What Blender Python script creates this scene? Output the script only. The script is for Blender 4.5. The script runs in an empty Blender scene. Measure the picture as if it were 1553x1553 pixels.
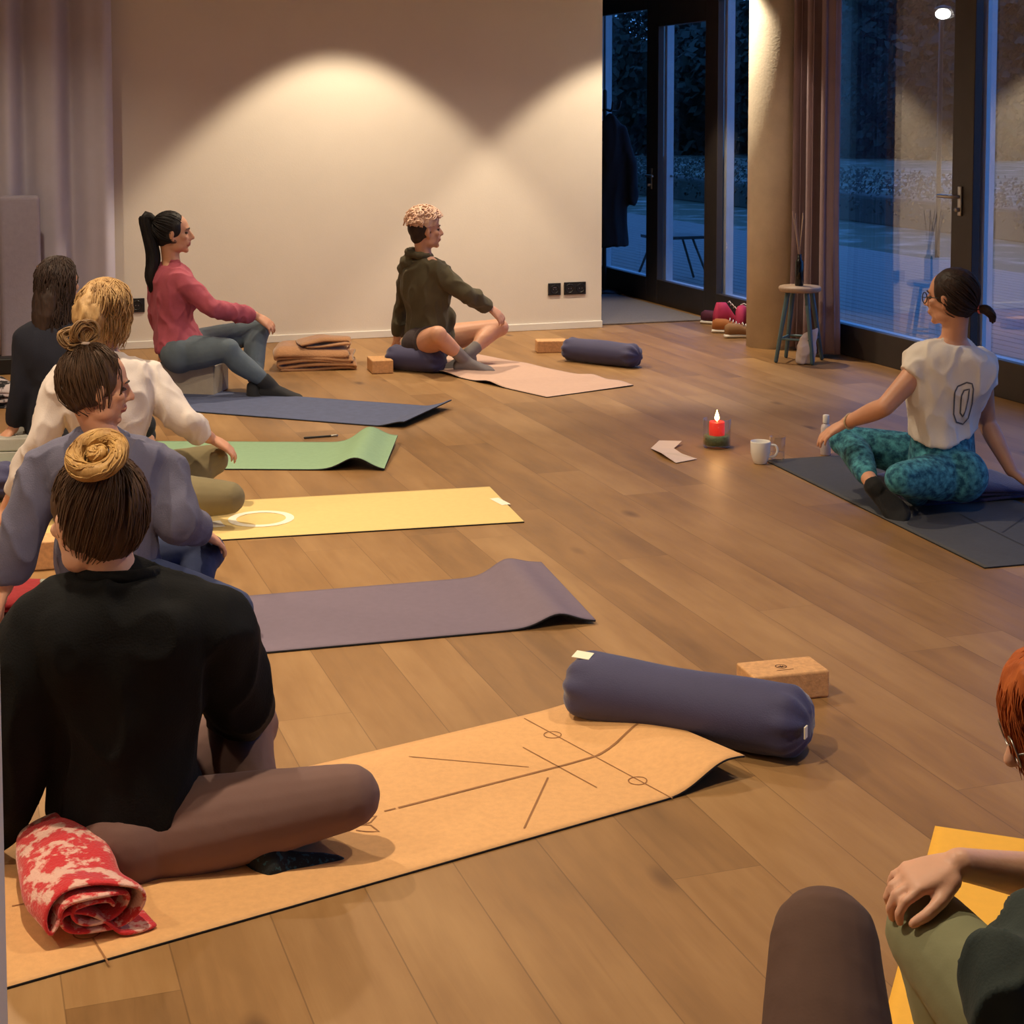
import bpy, bmesh, math, random
from mathutils import Vector, Matrix, Quaternion, noise
from mathutils.bvhtree import BVHTree
random.seed(7)
C = bpy.context.scene.collection
V = Vector
PI = math.pi
UP = V((0, 0, 1))

# ------------------------------------------------------------------ camera
F_PX, CXP, PITCH, CAM_H, HORIZON = 2500.0, 776.5, math.radians(4.0), 1.6, 165.0
YP = HORIZON + F_PX * math.tan(PITCH)
CAM = V((0, 0, CAM_H))
FWD = V((0, math.cos(PITCH), -math.sin(PITCH)))
UPC = V((0, math.sin(PITCH), math.cos(PITCH)))


def ray(u, v):
    return FWD + V((1, 0, 0)) * ((u - CXP) / F_PX) + UPC * ((YP - v) / F_PX)


def at(u, v, y):
    r = ray(u, v)
    return CAM + r * (y / r.y)


def fl(u, v, z=0.0):
    r = ray(u, v)
    return CAM + r * ((z - CAM_H) / r.z)


cd = bpy.data.cameras.new('camera')
cam = bpy.data.objects.new('camera', cd)
C.objects.link(cam)
cam.location = CAM
cam.rotation_euler = (PI / 2 - PITCH, 0, 0)
cd.sensor_width = 36
cd.lens = 36 * F_PX / 1553
cd.shift_y = -(776.5 - YP) / 1553
cd.clip_start = 0.05
bpy.context.scene.camera = cam

# ------------------------------------------------------------------ room frame
PHI = math.atan(855.5 / 2500)
BX = V((math.cos(PHI), math.sin(PHI), 0))      # along the back wall
AX = V((-math.sin(PHI), math.cos(PHI), 0))     # along the window wall, into the depth


def room(p, q, z=0.0):
    return BX * p + AX * q + V((0, 0, z))


# ------------------------------------------------------------------ materials
def lin(c):
    c = c / 255.0
    return c / 12.92 if c <= 0.04045 else ((c + 0.055) / 1.055) ** 2.4


def rgb(r, g, b):
    return (lin(r), lin(g), lin(b), 1)


class NT:
    def __init__(s, m):
        m.use_nodes = True
        s.t = m.node_tree
        s.t.nodes.clear()

    def n(s, kind, **kw):
        nd = s.t.nodes.new(kind)
        for k, v in kw.items():
            if k.startswith('i_'):
                nd.inputs[k[2:].replace('_', ' ')].default_value = v
            else:
                setattr(nd, k, v)
        return nd

    def l(s, a, b):
        s.t.links.new(a, b)


def mat(name, col, rough=0.7, var=0.12, scale=6.0, bump=0.0, bscale=40.0, stretch=(1, 1, 1), col2=None, metal=0.0,
        sheen=0.0, sss=0.0, trans=0.0, sharp=(0.35, 0.65), coat=0.0, spec=0.5, emit=0.0):
    m = bpy.data.materials.new(name)
    t = NT(m)
    out = t.n('ShaderNodeOutputMaterial')
    b = t.n('ShaderNodeBsdfPrincipled')
    tc = t.n('ShaderNodeTexCoord')
    mp = t.n('ShaderNodeMapping')
    mp.inputs['Scale'].default_value = stretch
    t.l(tc.outputs['Object'], mp.inputs['Vector'])
    nz = t.n('ShaderNodeTexNoise', i_Scale=scale, i_Detail=5.0, i_Roughness=0.6)
    t.l(mp.outputs[0], nz.inputs['Vector'])
    rp = t.n('ShaderNodeValToRGB')
    if col2 is None:
        rp.color_ramp.elements[0].color = tuple(c * (1 - var) for c in col[:3]) + (1,)
        rp.color_ramp.elements[1].color = tuple(min(1, c * (1 + var)) for c in col[:3]) + (1,)
        rp.color_ramp.elements[0].position, rp.color_ramp.elements[1].position = 0.3, 0.7
    else:
        rp.color_ramp.elements[0].color, rp.color_ramp.elements[1].color = col, col2
        rp.color_ramp.elements[0].position, rp.color_ramp.elements[1].position = sharp
    t.l(nz.outputs['Fac'], rp.inputs['Fac'])
    t.l(rp.outputs['Color'], b.inputs['Base Color'])
    b.inputs['Roughness'].default_value = rough
    b.inputs['Metallic'].default_value = metal
    b.inputs['Specular IOR Level'].default_value = spec
    if sheen:
        b.inputs['Sheen Weight'].default_value = sheen
        b.inputs['Sheen Roughness'].default_value = 0.4
    if sss:
        b.inputs['Subsurface Weight'].default_value = sss
        b.inputs['Subsurface Radius'].default_value = (0.02, 0.008, 0.004)
        b.inputs['Subsurface Scale'].default_value = 0.4
    if coat:
        b.inputs['Coat Weight'].default_value = coat
    if emit:
        t.l(rp.outputs['Color'], b.inputs['Emission Color'])
        b.inputs['Emission Strength'].default_value = emit
    if bump:
        n2 = t.n('ShaderNodeTexNoise', i_Scale=bscale, i_Detail=3.0)
        t.l(mp.outputs[0], n2.inputs['Vector'])
        bp = t.n('ShaderNodeBump', i_Strength=bump, i_Distance=0.01)
        t.l(n2.outputs['Fac'], bp.inputs['Height'])
        t.l(bp.outputs[0], b.inputs['Normal'])
    if trans:
        tr = t.n('ShaderNodeBsdfTranslucent')
        t.l(rp.outputs['Color'], tr.inputs['Color'])
        mx = t.n('ShaderNodeMixShader', i_Fac=trans)
        t.l(b.outputs[0], mx.inputs[1])
        t.l(tr.outputs[0], mx.inputs[2])
        t.l(mx.outputs[0], out.inputs['Surface'])
    else:
        t.l(b.outputs[0], out.inputs['Surface'])
    return m


def glass_mat(name, base=0.06, tint=(1, 1, 1, 1)):
    m = bpy.data.materials.new(name)
    t = NT(m)
    out = t.n('ShaderNodeOutputMaterial')
    lw = t.n('ShaderNodeLayerWeight', i_Blend=0.5)
    pw = t.n('ShaderNodeMath', operation='POWER')
    pw.inputs[1].default_value = 5
    t.l(lw.outputs['Facing'], pw.inputs[0])
    ma = t.n('ShaderNodeMath', operation='MULTIPLY_ADD')
    ma.inputs[1].default_value = 1 - base
    ma.inputs[2].default_value = base
    t.l(pw.outputs[0], ma.inputs[0])
    tr = t.n('ShaderNodeBsdfTransparent')
    tr.inputs[0].default_value = tint
    gl = t.n('ShaderNodeBsdfGlossy', i_Roughness=0.0)
    mx = t.n('ShaderNodeMixShader')
    t.l(ma.outputs[0], mx.inputs[0])
    t.l(tr.outputs[0], mx.inputs[1])
    t.l(gl.outputs[0], mx.inputs[2])
    t.l(mx.outputs[0], out.inputs['Surface'])
    return m


# ------------------------------------------------------------------ objects
def obj(name, me_or_bm, material, parent=None, base=None, rotz=0.0, smooth=True):
    if isinstance(me_or_bm, bmesh.types.BMesh):
        me = bpy.data.meshes.new(name)
        bmesh.ops.recalc_face_normals(me_or_bm, faces=me_or_bm.faces)
        me_or_bm.to_mesh(me)
        me_or_bm.free()
    else:
        me = me_or_bm
    me.name = name
    if smooth:
        me.polygons.foreach_set('use_smooth', [True] * len(me.polygons))
    if material is not None:
        if isinstance(material, (list, tuple)):
            for m in material:
                me.materials.append(m)
        else:
            me.materials.append(material)
    o = bpy.data.objects.new(name, me)
    C.objects.link(o)
    if parent is not None:
        o.parent = parent
        b = world_loc(parent)
        rz = root_of(parent).rotation_euler.z
        me.transform(Matrix.Rotation(-rz, 4, 'Z') @ Matrix.Translation(-b))
    elif base is not None:
        me.transform(Matrix.Rotation(-rotz, 4, 'Z') @ Matrix.Translation(-V(base)))
        o.location = base
        o.rotation_euler = (0, 0, rotz)
    return o


def world_loc(o):
    # parents never rotate parts: parts sit at the origin of their thing
    while o.parent is not None:
        o = o.parent
    return o.location.copy()


def root_of(o):
    while o.parent is not None:
        o = o.parent
    return o


def empty(name, loc, label, cat, group=None, rotz=0.0):
    o = bpy.data.objects.new(name, None)
    C.objects.link(o)
    o.location = loc
    o.rotation_euler = (0, 0, rotz)
    o.empty_display_size = 0.1
    tag(o, label, cat, group)
    return o


def tag(o, label=None, cat=None, group=None, kind=None):
    if label: o['label'] = label
    if cat: o['category'] = cat
    if group: o['group'] = group
    if kind: o['kind'] = kind
    return o


def struct(name, bm, m, parent=None, smooth=False):
    o = obj(name, bm, m, parent, smooth=smooth)
    if parent is None:
        o['kind'] = 'structure'
    return o


# ------------------------------------------------------------------ shapes
def NB():
    return bmesh.new()


def box(bm, c, sx, sy, sz, ax=V((1, 0, 0)), ay=None, az=UP, bevel=0.0, seg=2):
    """box centred at c with full sizes along the axes"""
    ax = V(ax).normalized(); az = V(az).normalized()
    ay = V(ay).normalized() if ay is not None else az.cross(ax).normalized()
    t = bmesh.new()
    r = bmesh.ops.create_cube(t, size=1.0)
    bmesh.ops.scale(t, vec=(sx, sy, sz), verts=t.verts)
    if bevel:
        bmesh.ops.bevel(t, geom=t.edges[:], offset=bevel, segments=seg, profile=0.5, affect='EDGES')
    M = Matrix((ax, ay, az)).transposed().to_4x4()
    M.translation = V(c)
    bmesh.ops.transform(t, matrix=M, verts=t.verts)
    merge(bm, t)
    return bm


def rbox(bm, p0, p1, q0, q1, z0, z1, bevel=0.0):
    """box in room coordinates"""
    return box(bm, room((p0 + p1) / 2, (q0 + q1) / 2, (z0 + z1) / 2), abs(p1 - p0), abs(q1 - q0), abs(z1 - z0), BX, AX, UP, bevel)


def merge(bm, t):
    me = bpy.data.meshes.new('tmp')
    t.to_mesh(me)
    t.free()
    bm.from_mesh(me)
    bpy.data.meshes.remove(me)


def ring_loft(bm, rings, n=20, p=2.0, cap=True, capd=0.0):
    rows = []
    for (c, rx, ry) in rings:
        row = []
        for i in range(n):
            a = 2 * PI * i / n
            ca, sa = math.cos(a), math.sin(a)
            x = math.copysign(abs(ca) ** (2 / p), ca)
            y = math.copysign(abs(sa) ** (2 / p), sa)
            row.append(bm.verts.new(c + rx * x + ry * y))
        rows.append(row)
    for a, b in zip(rows[:-1], rows[1:]):
        for i in range(n):
            j = (i + 1) % n
            bm.faces.new((a[i], a[j], b[j], b[i]))
    if cap:
        bm.faces.new(rows[0][::-1])
        bm.faces.new(rows[-1])
    return rows


def catmull(pts, k):
    out = []
    n = len(pts)
    for i in range(n - 1):
        p0, p1, p2, p3 = pts[max(i - 1, 0)], pts[i], pts[i + 1], pts[min(i + 2, n - 1)]
        for j in range(k):
            t = j / k
            out.append(0.5 * ((2 * p1) + (p2 - p0) * t + (2 * p0 - 5 * p1 + 4 * p2 - p3) * t * t + (3 * p1 - p0 - 3 * p2 + p3) * t ** 3))
    out.append(pts[-1])
    return out


def tube(bm, pts, rad, n=12, k=1, rnd=True, flat=None, fdir=None):
    """tapered tube along pts; rnd adds rounded ends; flat scales thickness along fdir"""
    pts = [V(p) for p in pts]
    rad = list(rad) if hasattr(rad, '__len__') else [rad] * len(pts)
    if k > 1:
        rv = catmull([V((r, 0, 0)) for r in rad], k)
        pts = catmull(pts, k)
        rad = [max(1e-4, r.x) for r in rv]
    tang = []
    for i in range(len(pts)):
        d = pts[min(i + 1, len(pts) - 1)] - pts[max(i - 1, 0)]
        tang.append(d.normalized() if d.length > 1e-9 else UP)
    t0 = tang[0]
    ref = V(fdir) if fdir is not None else (V((0.3, 0.5, 0.81)) if abs(t0.z) < 0.9 else V((1, 0.2, 0)))
    x = (ref - t0 * ref.dot(t0)).normalized()
    rings = []
    frames = []
    for i, p in enumerate(pts):
        t = tang[i]
        x = (x - t * x.dot(t)).normalized()
        y = t.cross(x)
        frames.append((t, x, y))
    fx = flat if flat else 1.0
    if rnd:
        for a in (80, 55, 28):
            a = math.radians(a)
            t, x, y = frames[0]
            rings.append((pts[0] - t * rad[0] * math.sin(a), x * rad[0] * math.cos(a) * fx, y * rad[0] * math.cos(a)))
    for p, r, (t, x, y) in zip(pts, rad, frames):
        rings.append((p, x * r * fx, y * r))
    if rnd:
        for a in (28, 55, 80):
            a = math.radians(a)
            t, x, y = frames[-1]
            rings.append((pts[-1] + t * rad[-1] * math.sin(a), x * rad[-1] * math.cos(a) * fx, y * rad[-1] * math.cos(a)))
    return ring_loft(bm, rings, n)


def ell(bm, c, rx, ry, rz, M=None, n=20, m=12):
    """ellipsoid; M a 3x3 whose columns are the axes"""
    t = bmesh.new()
    bmesh.ops.create_uvsphere(t, u_segments=n, v_segments=m, radius=1.0)
    S = Matrix.Diagonal((rx, ry, rz)).to_4x4()
    R = (M.to_4x4() if M is not None else Matrix.Identity(4))
    T = Matrix.Translation(V(c))
    bmesh.ops.transform(t, matrix=T @ R @ S, verts=t.verts)
    merge(bm, t)


def lathe(bm, c, prof, n=32, axis=UP):
    """prof: list of (r, h)"""
    axis = V(axis).normalized()
    x = axis.orthogonal().normalized()
    y = axis.cross(x)
    rows = []
    for r, h in prof:
        rows.append([bm.verts.new(V(c) + axis * h + x * (r * math.cos(2 * PI * i / n)) + y * (r * math.sin(2 * PI * i / n))) for i in range(n)])
    for a, b in zip(rows[:-1], rows[1:]):
        for i in range(n):
            j = (i + 1) % n
            bm.faces.new((a[i], a[j], b[j], b[i]))
    if prof[0][0] > 1e-5: bm.faces.new(rows[0][::-1])
    if prof[-1][0] > 1e-5: bm.faces.new(rows[-1])
    return bm


def torus(bm, c, R, r, ax, ay, n=40, m=12, wob=0.0, seed=0):
    ax, ay = V(ax).normalized(), V(ay).normalized()
    az = ax.cross(ay)
    rows = []
    for i in range(n):
        a = 2 * PI * i / n
        d = ax * math.cos(a) + ay * math.sin(a)
        rr = r * (1 + wob * noise.noise(d * 2 + V((seed, 0, 0))))
        rows.append([bm.verts.new(V(c) + d * (R + rr * math.cos(2 * PI * j / m)) + az * (rr * math.sin(2 * PI * j / m))) for j in range(m)])
    for i in range(n):
        a, b = rows[i], rows[(i + 1) % n]
        for j in range(m):
            k = (j + 1) % m
            bm.faces.new((a[j], b[j], b[k], a[k]))


def voxel(bm, size, smooth=4, fac=0.5, decimate=None):
    """union of overlapping closed shapes as one smooth skin"""
    me = bpy.data.meshes.new('tmp')
    bmesh.ops.recalc_face_normals(bm, faces=bm.faces)
    bm.to_mesh(me)
    bm.free()
    o = bpy.data.objects.new('tmp', me)
    C.objects.link(o)
    r = o.modifiers.new('r', 'REMESH')
    r.mode = 'VOXEL'
    r.voxel_size = size
    s = o.modifiers.new('s', 'SMOOTH')
    s.factor = fac
    s.iterations = smooth
    dg = bpy.context.evaluated_depsgraph_get()
    dg.update()
    res = bpy.data.meshes.new_from_object(o.evaluated_get(dg))
    bpy.data.objects.remove(o)
    bpy.data.meshes.remove(me)
    return res


def folds(me, amp, scale, stretch=(1, 1, 1), M=None, keep=None, seed=0.0):
    """push a mesh in and out along its normals: cloth folds"""
    nr = [v.normal.copy() for v in me.vertices]
    for v, n in zip(me.vertices, nr):
        p = (M @ v.co) if M is not None else v.co
        q = V((p.x * stretch[0], p.y * stretch[1], p.z * stretch[2])) * scale + V((seed, seed * 0.7, 0))
        a = noise.noise(q) * .7 + 0.35 * noise.noise(q * 2.1)
        c = 1 - abs(noise.noise(q * 1.3 + V((11.3, 4.1, 7.7)))) * 2.2
        a += .55 * max(0, c) ** 2 - .2
        w = keep(v.co) if keep else 1.0
        v.co += n * (a * amp * w)
    return me


def bvh(me, M=None):
    bm = bmesh.new()
    bm.from_mesh(me)
    t = BVHTree.FromBMesh(bm)
    bm.free()
    return t


def sstep(a, b, x):
    t = min(1, max(0, (x - a) / (b - a)))
    return t * t * (3 - 2 * t)
# ------------------------------------------------------------------ people
class Head:
    def __init__(s, c, face, up=UP, size=1.0):
        s.c = V(c)
        s.y = V(face).normalized()
        u = V(up)
        s.x = s.y.cross(u).normalized()
        s.z = s.x.cross(s.y).normalized()
        s.s = size
        s.M = Matrix((s.x, s.y, s.z)).transposed()

    def __call__(s, x, y, z):
        return s.c + (s.x * x + s.y * y + s.z * z) * s.s

    def inv(s, p):
        d = (V(p) - s.c) / s.s
        return V((d.dot(s.x), d.dot(s.y), d.dot(s.z)))


def head_prims(bm, h):
    S = h.s
    e = lambda x, y, z, a, b, c, n=20, m=14: ell(bm, h(x, y, z), a * S, b * S, c * S, h.M, n, m)
    e(0, -.012, .032, .073, .093, .085, 28, 18)          # cranium
    e(0, .018, -.03, .060, .066, .078, 24, 16)           # face
    e(0, .03, -.068, .045, .05, .038)                    # jaw
    e(0, .066, -.094, .02, .018, .016)                   # chin
    e(0, .07, .03, .046, .016, .012)                     # brow
    for q in (-1, 1):
        e(q * .042, .052, -.016, .02, .024, .018)        # cheekbone
        e(q * .038, .012, -.068, .022, .04, .03)         # jaw side
        e(q * .0125, .088, -.028, .008, .010, .007)      # nostril wing
        # ear: rim with a lobe
        Me = Matrix.Rotation(q * -0.35, 3, 'Z') @ Matrix.Rotation(-0.2, 3, 'X')
        ell(bm, h(q * .074, -.012, -.004), .009 * S, .018 * S, .030 * S, h.M @ Me, 16, 12)
        ell(bm, h(q * .071, -.004, -.032), .007 * S, .010 * S, .012 * S, h.M, 12, 8)
        e(q * .017, .084, -.053, .014, .008, .0055)      # lips
        e(q * .014, .083, -.063, .013, .008, .006)
    e(0, .088, -.052, .012, .008, .006)
    e(0, .086, -.0635, .014, .008, .0065)
    tube(bm, [h(0, .078, .022), h(0, .092, .0), h(0, .104, -.022)], [.008 * S, .009 * S, .0125 * S], 12)
    e(0, .086, -.03, .012, .016, .008)


def hand_prims(bm, w, d, n, side, curl=0.5, spread=0.12, S=1.0, thumb=0.6, fing=None):
    """w wrist, d towards the knuckles, n back of the hand, side +1: the thumb lies towards d x n"""
    d = V(d).normalized()
    n = (V(n) - d * V(n).dot(d)).normalized()
    x = d.cross(n).normalized() * side                   # thumb side
    P = lambda a, b, c: w + (d * a + x * b + n * c) * S
    ring_loft(bm, [(P(-.015, 0, 0), x * .024 * S, n * .018 * S), (P(.01, 0, 0), x * .027 * S, n * .017 * S),
                   (P(.045, .002, .002), x * .038 * S, n * .016 * S), (P(.082, 0, .002), x * .041 * S, n * .013 * S),
                   (P(.094, 0, .0), x * .036 * S, n * .009 * S)], 18, 2.6)
    ell(bm, P(.036, .026, -.008), .026 * S, .016 * S, .016 * S, Matrix((d, x, n)).transposed(), 14, 10)
    offs = [.031, .0105, -.0105, -.0305]
    lens = [.070, .078, .073, .057]
    rads = [.0088, .0092, .0088, .0078]
    for i in range(4):
        c = curl if fing is None else fing[i]
        base = P(.078 + (.004 if i in (1, 2) else 0), offs[i], .001)
        dirv = (d + x * spread * (1.2 - i * 0.8)).normalized()
        pts = [base]
        ang = 0.35 * c
        seg = [.45, .31, .24]
        nn = (n - dirv * n.dot(dirv)).normalized()
        for k in range(3):
            v = dirv * math.cos(ang) - nn * math.sin(ang)
            pts.append(pts[-1] + v * lens[i] * seg[k] * S)
            ang += 0.95 * c
        r = rads[i] * S
        tube(bm, pts, [r * 1.08, r * 1.05, r * .95, r * .8], 10)
        ell(bm, base + n * .004 * S, .011 * S, .010 * S, .008 * S, Matrix((d, x, n)).transposed(), 10, 8)
    t0 = P(.022, .026, -.006)
    t1 = P(.022 + .034, .026 + .034 * thumb, -.014)
    t2 = t1 + (d * .030 + x * .012 * thumb - n * .008) * S
    t3 = t2 + (d * .024 - x * .002 - n * .008) * S
    tube(bm, [t0, t1, t2, t3], [.015 * S, .0115 * S, .0105 * S, .0085 * S], 12)


def foot_prims(bm, a, t, n, S=1.0, grow=0.0, toes=True):
    """a ankle, t towards the toes, n top of the foot"""
    t = V(t).normalized()
    n = (V(n) - t * V(n).dot(t)).normalized()
    x = t.cross(n)
    g = grow
    P = lambda b, c: a + (t * b + n * c) * S
    ring_loft(bm, [(P(-.062, -.048), x * (.012 * S + g), n * (.012 * S + g)), (P(-.055, -.042), x * (.026 * S + g), n * (.026 * S + g)),
                   (P(-.03, -.032), x * (.031 * S + g), n * (.038 * S + g)), (P(.0, -.026), x * (.033 * S + g), n * (.044 * S + g)),
                   (P(.05, -.036), x * (.036 * S + g), n * (.034 * S + g)), (P(.1, -.046), x * (.044 * S + g), n * (.023 * S + g)),
                   (P(.135, -.052), x * (.045 * S + g), n * (.016 * S + g)), (P(.165, -.055), x * (.036 * S + g), n * (.012 * S + g)),
                   (P(.178, -.056), x * (.02 * S + g), n * (.007 * S + g))], 18, 2.3)
    if toes:
        for i, (o, l, r) in enumerate([(.03, .03, .013), (.011, .03, .0095), (-.005, .026, .009), (-.02, .02, .0085), (-.033, .012, .008)]):
            b = P(.148, -.053) + x * o * S
            tube(bm, [b, b + t * l * S], [r * S + g * .7, r * .9 * S + g * .7], 8)


TORSO0 = [(-.16, .09, .08), (-.1, .145, .105), (0, .175, .118), (.12, .178, .118), (.28, .155, .104), (.42, .138, .094), (.56, .15, .1),
         (.72, .165, .108), (.86, .172, .1), (.94, .15, .085), (1.0, .085, .066), (1.05, .058, .056)]


TORSO = [tuple(q) for q in catmull([V(p) for p in TORSO0], 4)]


class Fig:
    def __init__(s, name, base, label, skin, **k):
        s.name, s.base, s.label, s.skin = name, V(base), label, skin
        s.k = k
        s.S = k.get('S', 1.0)
        s.P, s.N = V(k['P']), V(k['N'])
        s.h = Head(k['H'], k['face'], k.get('hup', UP), s.S * k.get('hs', 1.0))
        s.hr, s.sr = V(k['hr']).normalized(), V(k['sr']).normalized()
        up = (s.N - s.P)
        s.mid = V(k['mid']) if 'mid' in k else s.P.lerp(s.N, .5)
        S = s.S
        g = k.get
        s.SR = V(g('SR', s.N + s.sr * .165 * S - UP * .055 * S))
        s.SL = V(g('SL', s.N - s.sr * .165 * S - UP * .055 * S))
        s.ER, s.WR, s.EL, s.WL = [V(k[x]) for x in ('ER', 'WR', 'EL', 'WL')]
        s.HR = V(g('HR', s.P + s.hr * .09 * S))
        s.HL = V(g('HL', s.P - s.hr * .09 * S))
        s.KR, s.AR, s.KL, s.AL = [V(k[x]) for x in ('KR', 'AR', 'KL', 'AL')]
        if g('debug', True):
            L = lambda a, b: '%.2f' % (a - b).length
            print('FIG', s.label[:30], 'torso', L(s.P, s.N), 'neck', L(s.N, s.h.c), 'sh', L(s.SR, s.SL), 'armR', L(s.SR, s.ER), L(s.ER, s.WR), 'armL', L(s.SL, s.EL), L(s.EL, s.WL),
                  'legR', L(s.HR, s.KR), L(s.KR, s.AR), 'legL', L(s.HL, s.KL), L(s.KL, s.AL))

    def spine(s, t):
        # quadratic through P, mid, N
        a, m, b = s.P, s.mid, s.N
        c = m * 2 - (a + b) * .5
        t0 = max(0, min(1, t))
        p = a * (1 - t0) ** 2 + c * 2 * t0 * (1 - t0) + b * t0 ** 2
        d = ((c - a) * (1 - t0) + (b - c) * t0).normalized()
        if t != t0:
            p = p + d * (t - t0) * (b - a).length
        return p, d

    def trings(s, grow=0.0, scale=1.0, t0=-1, t1=2, prof=None, bell=0.0):
        out = []
        for (t, hw, hd) in (prof or TORSO):
            if t < t0 or t > t1:
                continue
            p, d = s.spine(t)
            r = s.hr.lerp(s.sr, sstep(0.1, .85, t))
            r = (r - d * r.dot(d)).normalized()
            f = d.cross(r)
            e = grow + bell * (1 - sstep(0, .9, t))
            out.append((p, r * (hw * s.S * scale + e), f * (hd * s.S * scale + e)))
        return out

    def body(s, vox=.006, bust=True, clothed=.9, barefoot=(True, True), barehead=True, legskin=False, armskin=False):
        bm = NB()
        S = s.S
        ring_loft(bm, s.trings(scale=clothed), 28, 2.3)
        la = 1.0 if armskin else .88
        ll = 1.0 if legskin else .9
        for q, sh, el, wr in ((1, s.SR, s.ER, s.WR), (-1, s.SL, s.EL, s.WL)):
            m1 = sh.lerp(el, .45)
            m2 = el.lerp(wr, .3)
            tube(bm, [s.spine(.93)[0] + (sh - s.spine(.93)[0]) * .3, sh, m1, el], [.055 * S * la, .05 * S * la, .044 * S * la, .037 * S * la], 14, 3)
            tube(bm, [el, m2, el.lerp(wr, .75), wr], [.037 * S * la, .039 * S * la, .03 * S, .0255 * S], 14, 3)
        for q, hp, kn, an in ((1, s.HR, s.KR, s.AR), (-1, s.HL, s.KL, s.AL)):
            s.leg(bm, hp, kn, an, ll, 0)
        for an, key in ((s.AR, 'tR'), (s.AL, 'tL')):
            if key in s.k:
                t, n = s.k[key]
                foot_prims(bm, an, t, n, S)
        for w, key, sd in ((s.WR, 'hR', -1), (s.WL, 'hL', 1)):
            if key in s.k:
                d, n, c = s.k[key][:3]
                extra = s.k[key][3] if len(s.k[key]) > 3 else {}
                hand_prims(bm, w, d, n, sd, c, S=S * .98, **extra)
        nk = s.h(0, -.028, -.045)
        tube(bm, [s.spine(.95)[0], s.spine(1.0)[0], nk.lerp(s.N, .5), nk], [.062 * S, .054 * S, .05 * S, .052 * S], 18, 2)
        for sh in (s.SR, s.SL):
            tube(bm, [s.N + (nk - s.N) * .25, s.N.lerp(sh, .55) + UP * .012 * S, sh], [.035 * S, .032 * S, .04 * S], 12, 2)
        head_prims(bm, s.h)
        me = voxel(bm, vox, 3, .5)
        s.me = me
        o = obj('person', me, s.skin, base=s.base)
        tag(o, s.label, 'person', s.k.get('group'))
        # lips and brows coloured on the face itself
        if s.k.get('lips'):
            me.materials.append(s.k['lips'])
            for p in me.polygons:
                q = s.h.inv(p.center + s.base)
                if abs(q.x) < .026 and .07 < q.y and -.07 < q.z < -.047:
                    p.material_index = 1
        s.o = o
        if s.k.get('eyes', True):
            for q in (-1, 1):
                b = NB()
                ell(b, s.h(q * .031, .0665, .006), .0125 * S, .0125 * S, .0062 * S, s.h.M, 14, 10)
                obj('eye', b, MAT['eye'], o)
                b = NB()
                tube(b, [s.h(q * .012, .085, .026), s.h(q * .03, .0825, .032), s.h(q * .05, .068, .027)], [.0028 * S, .0034 * S, .0018 * S], 8, 3)
                obj('eyebrow', b, s.k.get('browmat', MAT['hair_dark']), o)
        return o

    def leg(s, bm, hp, kn, an, sc, g, upto=1.0, calf=True, thin=1.0):
        S = s.S * sc
        d = (kn - hp)
        r = [.088, .09, .08, .066, .057]
        if s.k.get('thick'): r = [x * s.k['thick'] for x in r]
        pts = [hp, hp + d * .2, hp + d * .5, hp + d * .8, kn]
        tube(bm, pts, [x * S + g for x in r], 18, 3)
        # calf bulges to the back of the knee
        if not calf:
            return
        e = (an - kn)
        back = (hp - kn).normalized() if (hp - kn).length > 0 else UP
        back = (back - e.normalized() * back.dot(e.normalized()))
        back = back.normalized() * .018 * S if back.length > 1e-4 else V((0, 0, 0))
        n = 10
        pts, rad = [], []
        prof = [(0, .055), (.12, .053), (.3, .056), (.5, .05), (.75, .037), (1.0, .033)]
        for t, rr in prof:
            if t > upto + .01: break
            pts.append(kn + e * t + back * math.sin(min(1, t * 1.6) * PI))
            rad.append(rr * S + g)
        tube(bm, pts, rad, 16, 3)

    def top(s, name, m, grow=.012, hem=-.06, bell=0.0, sleeves=(2, 2), vox=.007, amp=.006, fs=9.0, sl_grow=.012, neck=1.0, bust=.035, cuff=0.0,
            stretch=(1, 1, .6), smooth=12, chest_pts=True, extra=None, parent=None):
        bm = NB()
        S = s.S
        rings = s.trings(grow, t0=hem, t1=neck + .02, bell=bell)
        ring_loft(bm, rings, 32, 2.3)
        for q, sh, el, wr, sl in ((1, s.SR, s.ER, s.WR, sleeves[0]), (-1, s.SL, s.EL, s.WL, sleeves[1])):
            inn = s.spine(.9)[0]
            g = sl_grow
            if sl <= 0:
                tube(bm, [inn.lerp(sh, .3), sh], [.058 * S + g, .052 * S + g], 16, 2)
            else:
                a = min(1, sl)
                e1 = sh.lerp(el, a)
                pts = [inn.lerp(sh, .3), sh, sh.lerp(e1, .5), e1]
                rad = [.06 * S + g, .054 * S + g, .05 * S + g, (.05 - .008 * a) * S + g]
                tube(bm, pts, rad, 18, 3, rnd=(sl >= 1))
                if sl > 1:
                    e2 = el.lerp(wr, sl - 1)
                    pts = [el, el.lerp(e2, .45), el.lerp(e2, .85), e2]
                    rad = [.042 * S + g, .043 * S + g, (.036) * S + g * .8, (.03) * S + g * .35 + cuff]
                    tube(bm, pts, rad, 16, 3, rnd=False)
        for sh in (s.SR, s.SL):
            nk = s.spine(1.0)[0]
            tube(bm, [nk, nk.lerp(sh, .5) + UP * .008 * S, sh], [.05 * S + grow * .4, .044 * S + grow * .6, .048 * S + grow * .8], 14, 2)
        if bust:
            p, d = s.spine(.66)
            r = s.sr
            f = d.cross(r).normalized()
            for q in (-1, 1):
                ell(bm, p + r * q * .065 * S + f * .07 * S, .065 * S + grow, .05 * S + grow + bust - .035, .065 * S + grow, Matrix((r, f, d)).transposed())
        if extra:
            extra(bm)
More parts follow.
